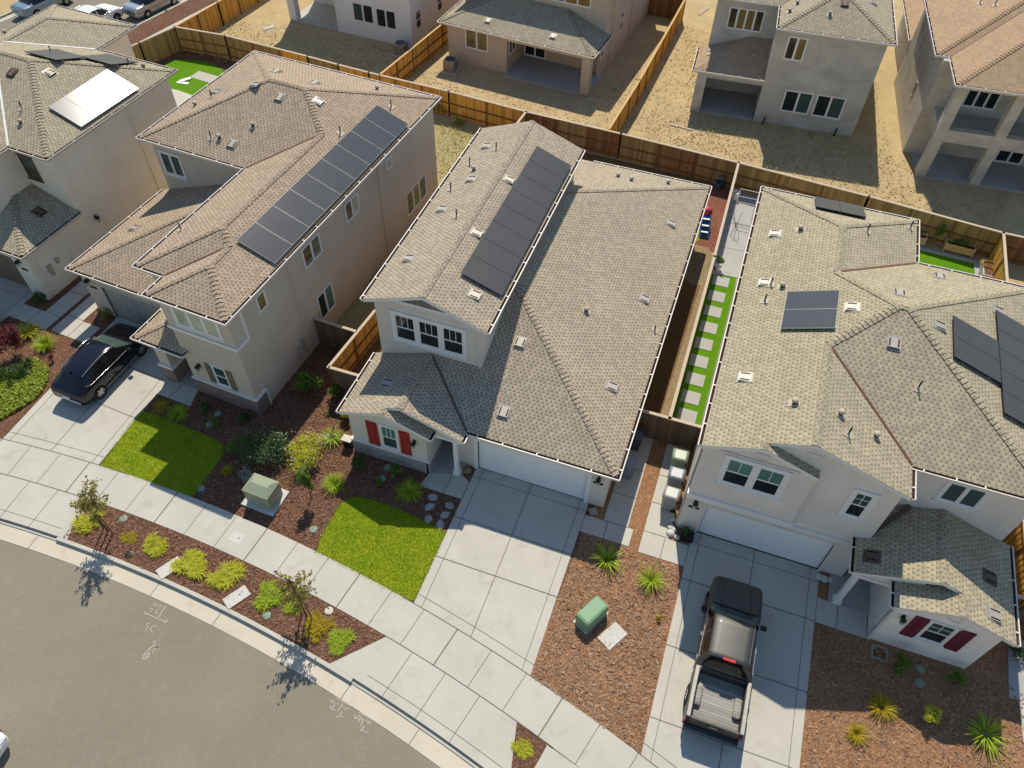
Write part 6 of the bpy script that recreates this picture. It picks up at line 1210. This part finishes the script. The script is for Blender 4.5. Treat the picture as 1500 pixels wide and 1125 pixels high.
# dark crossover on the left drive (nose at local origin, +x runs to the tail)
def suv(label, loc, ang, pm, name='parked_car', L=4.9, W=.96, H=1.0):
    r = empty(name, loc, ang, label, 'car')
    st = [(0, .70, .36, .66, .58, .70), (.12, .84, .26, .80, .70, .84), (.5, .93, .22, .92, .80, .98), (1.25, W, .2, .99, .84, 1.08), (2.0, W+.005, .2, 1.02, .70, 1.53), (2.6, W+.005, .2, 1.03, .70, 1.63), (3.5, W+.01, .2, 1.05, .68, 1.60), (4.15, W, .22, 1.08, .64, 1.50), (4.62, W-.03, .26, 1.06, .66, 1.13), (4.82, W-.08, .32, .96, .68, 1.0), (4.9, W-.16, .42, .84, .62, .88)]
    car_body(r, st, L, pm, (1.28, 1.98), (4.17, 4.62), (1.55, 4.4), pillars=(2.5, 3.45, 4.0))
    for x in (.95, 3.9):
        for s in (-1, 1): wheel(r, x, s*(W-.075), .37, s); arch(r, x, s*(W-.008), .37, s)
    for s in (-1, 1):
        mirror(r, 1.6, s*W, 1.0, s, pm); mb = MB(); mb.tube([(2.0, s*.66, 1.56), (2.3, s*.67, 1.66), (3.3, s*.65, 1.67), (4.1, s*.61, 1.53)], .018, 6); mb.build('roof_rail', 'chrome', r)
        mb = MB(); mb.tube([(1.5, s*(W-.03), 1.02), (2.6, s*(W-.035), 1.05), (4.1, s*(W-.04), 1.09), (4.35, s*.86, 1.22)], .014, 5); mb.build('window_trim', 'chrome', r)
        mb = MB(); mb.tube([(1.35, s*(W+.0), .32), (3.5, s*(W+.0), .32)], .025, 5); mb.build('sill_trim', 'chrome', r)
        bxp(r, 'tail_lamp', 'tail', 4.72, 4.87, s*.62-.2, s*.62+.2, .86, .95, bevel=.03); bxp(r, 'headlamp', 'head', .03, .3, s*.66-.14, s*.66+.14, .68, .8, bevel=.04)
    bxp(r, 'rear_bumper', 'chrome', 4.84, 4.93, -.72, .72, .45, .58, bevel=.03); bxp(r, 'number_plate', 'white', 4.9, 4.945, -.2, .2, .66, .78); mb = MB(); mb.face([(4.0, -.02, 1.56), (4.18, 0, 1.52), (4.1, 0, 1.64)]).face([(4.0, .02, 1.56), (4.1, 0, 1.64), (4.18, 0, 1.52)]); mb.build('roof_antenna', 'black', r)
    return r
suv('dark blue-black crossover parked nose to the left garage', LW(-8.5, 1.65)+(.03,), A4-R(87.6), 'pblack')
def sedan(label, loc, ang, pm):
    r = empty('parked_car', loc, ang, label, 'car'); W = .9
    st = [(0, .66, .34, .56, .55, .60), (.15, .80, .24, .68, .66, .72), (.6, .88, .2, .80, .75, .86), (1.3, W, .18, .88, .80, .96), (2.05, W, .18, .93, .66, 1.38), (2.6, W, .18, .95, .64, 1.44), (3.2, W, .18, .96, .62, 1.40), (3.95, W-.01, .2, .97, .68, 1.04), (4.5, W-.06, .24, .94, .68, .99), (4.68, W-.12, .34, .84, .64, .88), (4.72, W-.2, .42, .74, .58, .8)]
    car_body(r, st, 4.72, pm, (1.35, 2.03), (3.25, 3.92), (1.6, 3.7), n=48, pillars=(2.55,))
    for x in (.9, 3.7):
        for s in (-1, 1): wheel(r, x, s*(W-.075), .33, s); arch(r, x, s*(W-.008), .33, s)
    for s in (-1, 1): mirror(r, 1.65, s*W, .9, s, pm); bxp(r, 'tail_lamp', 'tail', 4.5, 4.7, s*.6-.17, s*.6+.17, .74, .86, bevel=.03); bxp(r, 'headlamp', 'head', .03, .3, s*.62-.14, s*.62+.14, .58, .68, bevel=.03)
    bxp(r, 'number_plate', 'blue', 4.66, 4.73, -.22, .22, .62, .74); return r
ds = math.atan2(dv.y, dv.x)
sedan('silver sedan parked along the near kerb of the top left street', (-40.9, 35.3, -.14), ds+math.pi, 'psilver')
sedan('ice blue sedan parked along the far kerb of the top left street', (-49.0, 32.1, -.14), ds+math.pi, 'pblue')
suv('bright white car showing only its roof over the corner house eave', (-43.3, 31.0, -.14), ds+math.pi+.1, 'pwhite', W=.93)
suv('white car nosing in at the left edge on the corner house driveway', KW(-1.8, -6.9)+(.03,), R(-3.7)+R(90)+math.pi/1*0, 'pwhite')
sedan('white car clipped by the bottom left corner of the picture', (-10.95, -16.9, -.14), R(184), 'pwhite')
# pickup
r = empty('pickup_truck', (11.68, -2.0, .03), R(-90), 'graphite crew-cab pickup with empty open bed on the right driveway', 'pickup truck')
st = [(0, .78, .5, .92, .66, .98), (.1, .90, .42, 1.02, .80, 1.10), (.35, .96, .38, 1.10, .84, 1.18), (1.3, 1.0, .36, 1.18, .86, 1.27), (1.42, 1.0, .36, 1.19, .86, 1.32), (2.02, 1.0, .36, 1.22, .74, 1.83), (2.35, 1.0, .36, 1.23, .745, 1.92), (3.5, 1.0, .36, 1.24, .735, 1.91), (3.66, 1.0, .36, 1.24, .735, 1.86), (3.86, 1.0, .36, 1.24, .80, 1.30), (3.9, .99, .40, 1.22, .82, 1.25)]
car_body(r, st, 3.9, 'pgrey', (1.42, 2.02), (3.66, 3.86), (1.62, 3.62), pillars=(2.72, 3.58))
mb = MB()
for s in (-1, 1): mb.box(3.9, 5.78, min(s*.84, s*.995), max(s*.84, s*.995), .42, 1.26)
mb.box(3.9, 3.97, -.84, .84, .8, 1.26).box(5.70, 5.8, -.84, .84, .55, 1.25); mb.build('bed_wall', 'pgrey', r, bevel=.025)
mb = MB(); mb.box(3.97, 5.70, -.84, .84, .74, .80); mb.build('bed_floor', 'bed', r)
for s in (-1, 1): mb = MB(); mb.box(4.45, 5.2, min(s*.56, s*.84), max(s*.56, s*.84), .80, 1.0); mb.build('wheel_well', 'bed', r, bevel=.09)
for s in (-1, 1):
    mb = MB(); mb.box(3.92, 5.76, min(s*.86, s*.985), max(s*.86, s*.985), 1.262, 1.285); mb.build('bed_rail_cap', 'ventg', r, bevel=.008)
    for x in (1.0, 4.75): wheel(r, x, s*.905, .41, s, w=.26); arch(r, x, s*.992, .41, s)
    mirror(r, 1.72, s*1.0, 1.16, s, 'black'); bxp(r, 'headlamp', 'head', .06, .34, s*.76-.13, s*.76+.13, .9, 1.03, bevel=.04); bxp(r, 'tail_lamp', 'tail', 5.72, 5.82, s*.93-.06, s*.93+.06, .78, 1.15)
    mb = MB(); mb.tube([(1.66, s*.955, 1.24), (3.6, s*.965, 1.27)], .014, 5); mb.build('window_trim', 'chrome', r); mb = MB(); mb.tube([(2.1, s*.70, 1.875), (3.55, s*.69, 1.885)], .02, 5); mb.build('roof_moulding', 'pgrey', r)
    for x in (2.55, 3.45): bxp(r, 'door_handle', 'chrome', x, x+.16, min(s*.99, s*1.03), max(s*.99, s*1.03), 1.06, 1.1)
bxp(r, 'brake_lamp', 'brake', 3.60, 3.70, -.22, .22, 1.885, 1.925, bevel=.012); bxp(r, 'rear_bumper', 'bind', 5.8, 5.98, -.96, .96, .5, .68, bevel=.03); bxp(r, 'tailgate_badge', 'ventw', 5.795, 5.808, -.14, .14, .98, 1.08); bxp(r, 'front_bumper', 'chrome', -.08, .1, -.86, .86, .5, .7, bevel=.05); bxp(r, 'tailgate_handle', 'black', 5.79, 5.812, -.3, .3, 1.12, 1.18)
for s in (-1, 1):
    mb = MB()
    for x in (1.5, 2.72, 3.78): mb.tube([(x, s*1.004, .5), (x, s*1.006, .85), (x, s*.99, 1.17)], .009, 4)
    mb.build('door_gap', 'black', r); mb = MB(); mb.tube([(.4, s*.52, 1.215), (1.3, s*.56, 1.305)], .012, 4); mb.build('hood_crease', 'pgrey', r)
    mb = MB(); mb.tube([(1.46, s*.2, 1.36), (1.5, s*.62, 1.385)], .012, 4); mb.build('wiper', 'black', r); mb = MB(); mb.tube([(4.0, s*.83, 1.2), (5.66, s*.83, 1.2)], .015, 5); mb.build('bed_rail', 'black', r)
mb = MB(); mb.tube([(1.35, -.8, 1.29), (1.38, 0, 1.33), (1.35, .8, 1.29)], .02, 6); mb.build('cowl', 'black', r)
# ------------------------------------------------------------------ light, sky, camera
sun_v = Vector((-.235, .775, 1.0)).normalized(); el = math.asin(sun_v.z)
sl_ = bpy.data.lights.new('sun', 'SUN'); sl_.energy = 3.7; sl_.angle = R(.53); sl_.color = (1.0, .92, .77); so = bpy.data.objects.new('sun', sl_); C.objects.link(so); so.rotation_euler = sun_v.to_track_quat('Z', 'Y').to_euler()
wd = bpy.data.worlds.new('World'); bpy.context.scene.world = wd; wd.use_nodes = True; nt = wd.node_tree; bg = nt.nodes['Background']; sky = nt.nodes.new('ShaderNodeTexSky'); sky.sky_type = 'NISHITA'; sky.sun_disc = False; sky.sun_elevation = el; sky.sun_rotation = math.atan2(sun_v.x, sun_v.y); sky.altitude = 100; sky.air_density = 1.3; sky.dust_density = .2; sky.ozone_density = 2.6; nt.links.new(sky.outputs[0], bg.inputs[0]); bg.inputs[1].default_value = .09
cam = bpy.data.cameras.new('camera'); co = bpy.data.objects.new('camera', cam); C.objects.link(co); cam.sensor_width = 36; cam.lens = F_PX/1500*36; cam.clip_end = 1000
m = Matrix((AX_R, AX_U, -AX_F)).transposed().to_4x4(); m.translation = CAM; co.matrix_world = m; bpy.context.scene.camera = co
sc = bpy.context.scene; sc.view_settings.view_transform = 'Standard'; sc.view_settings.look = 'None'; sc.view_settings.exposure = .28; sc.view_settings.gamma = 1.0
sc.cycles.max_bounces = 6; sc.cycles.diffuse_bounces = 4; sc.cycles.glossy_bounces = 3; sc.cycles.transmission_bounces = 3; sc.cycles.use_denoising = True
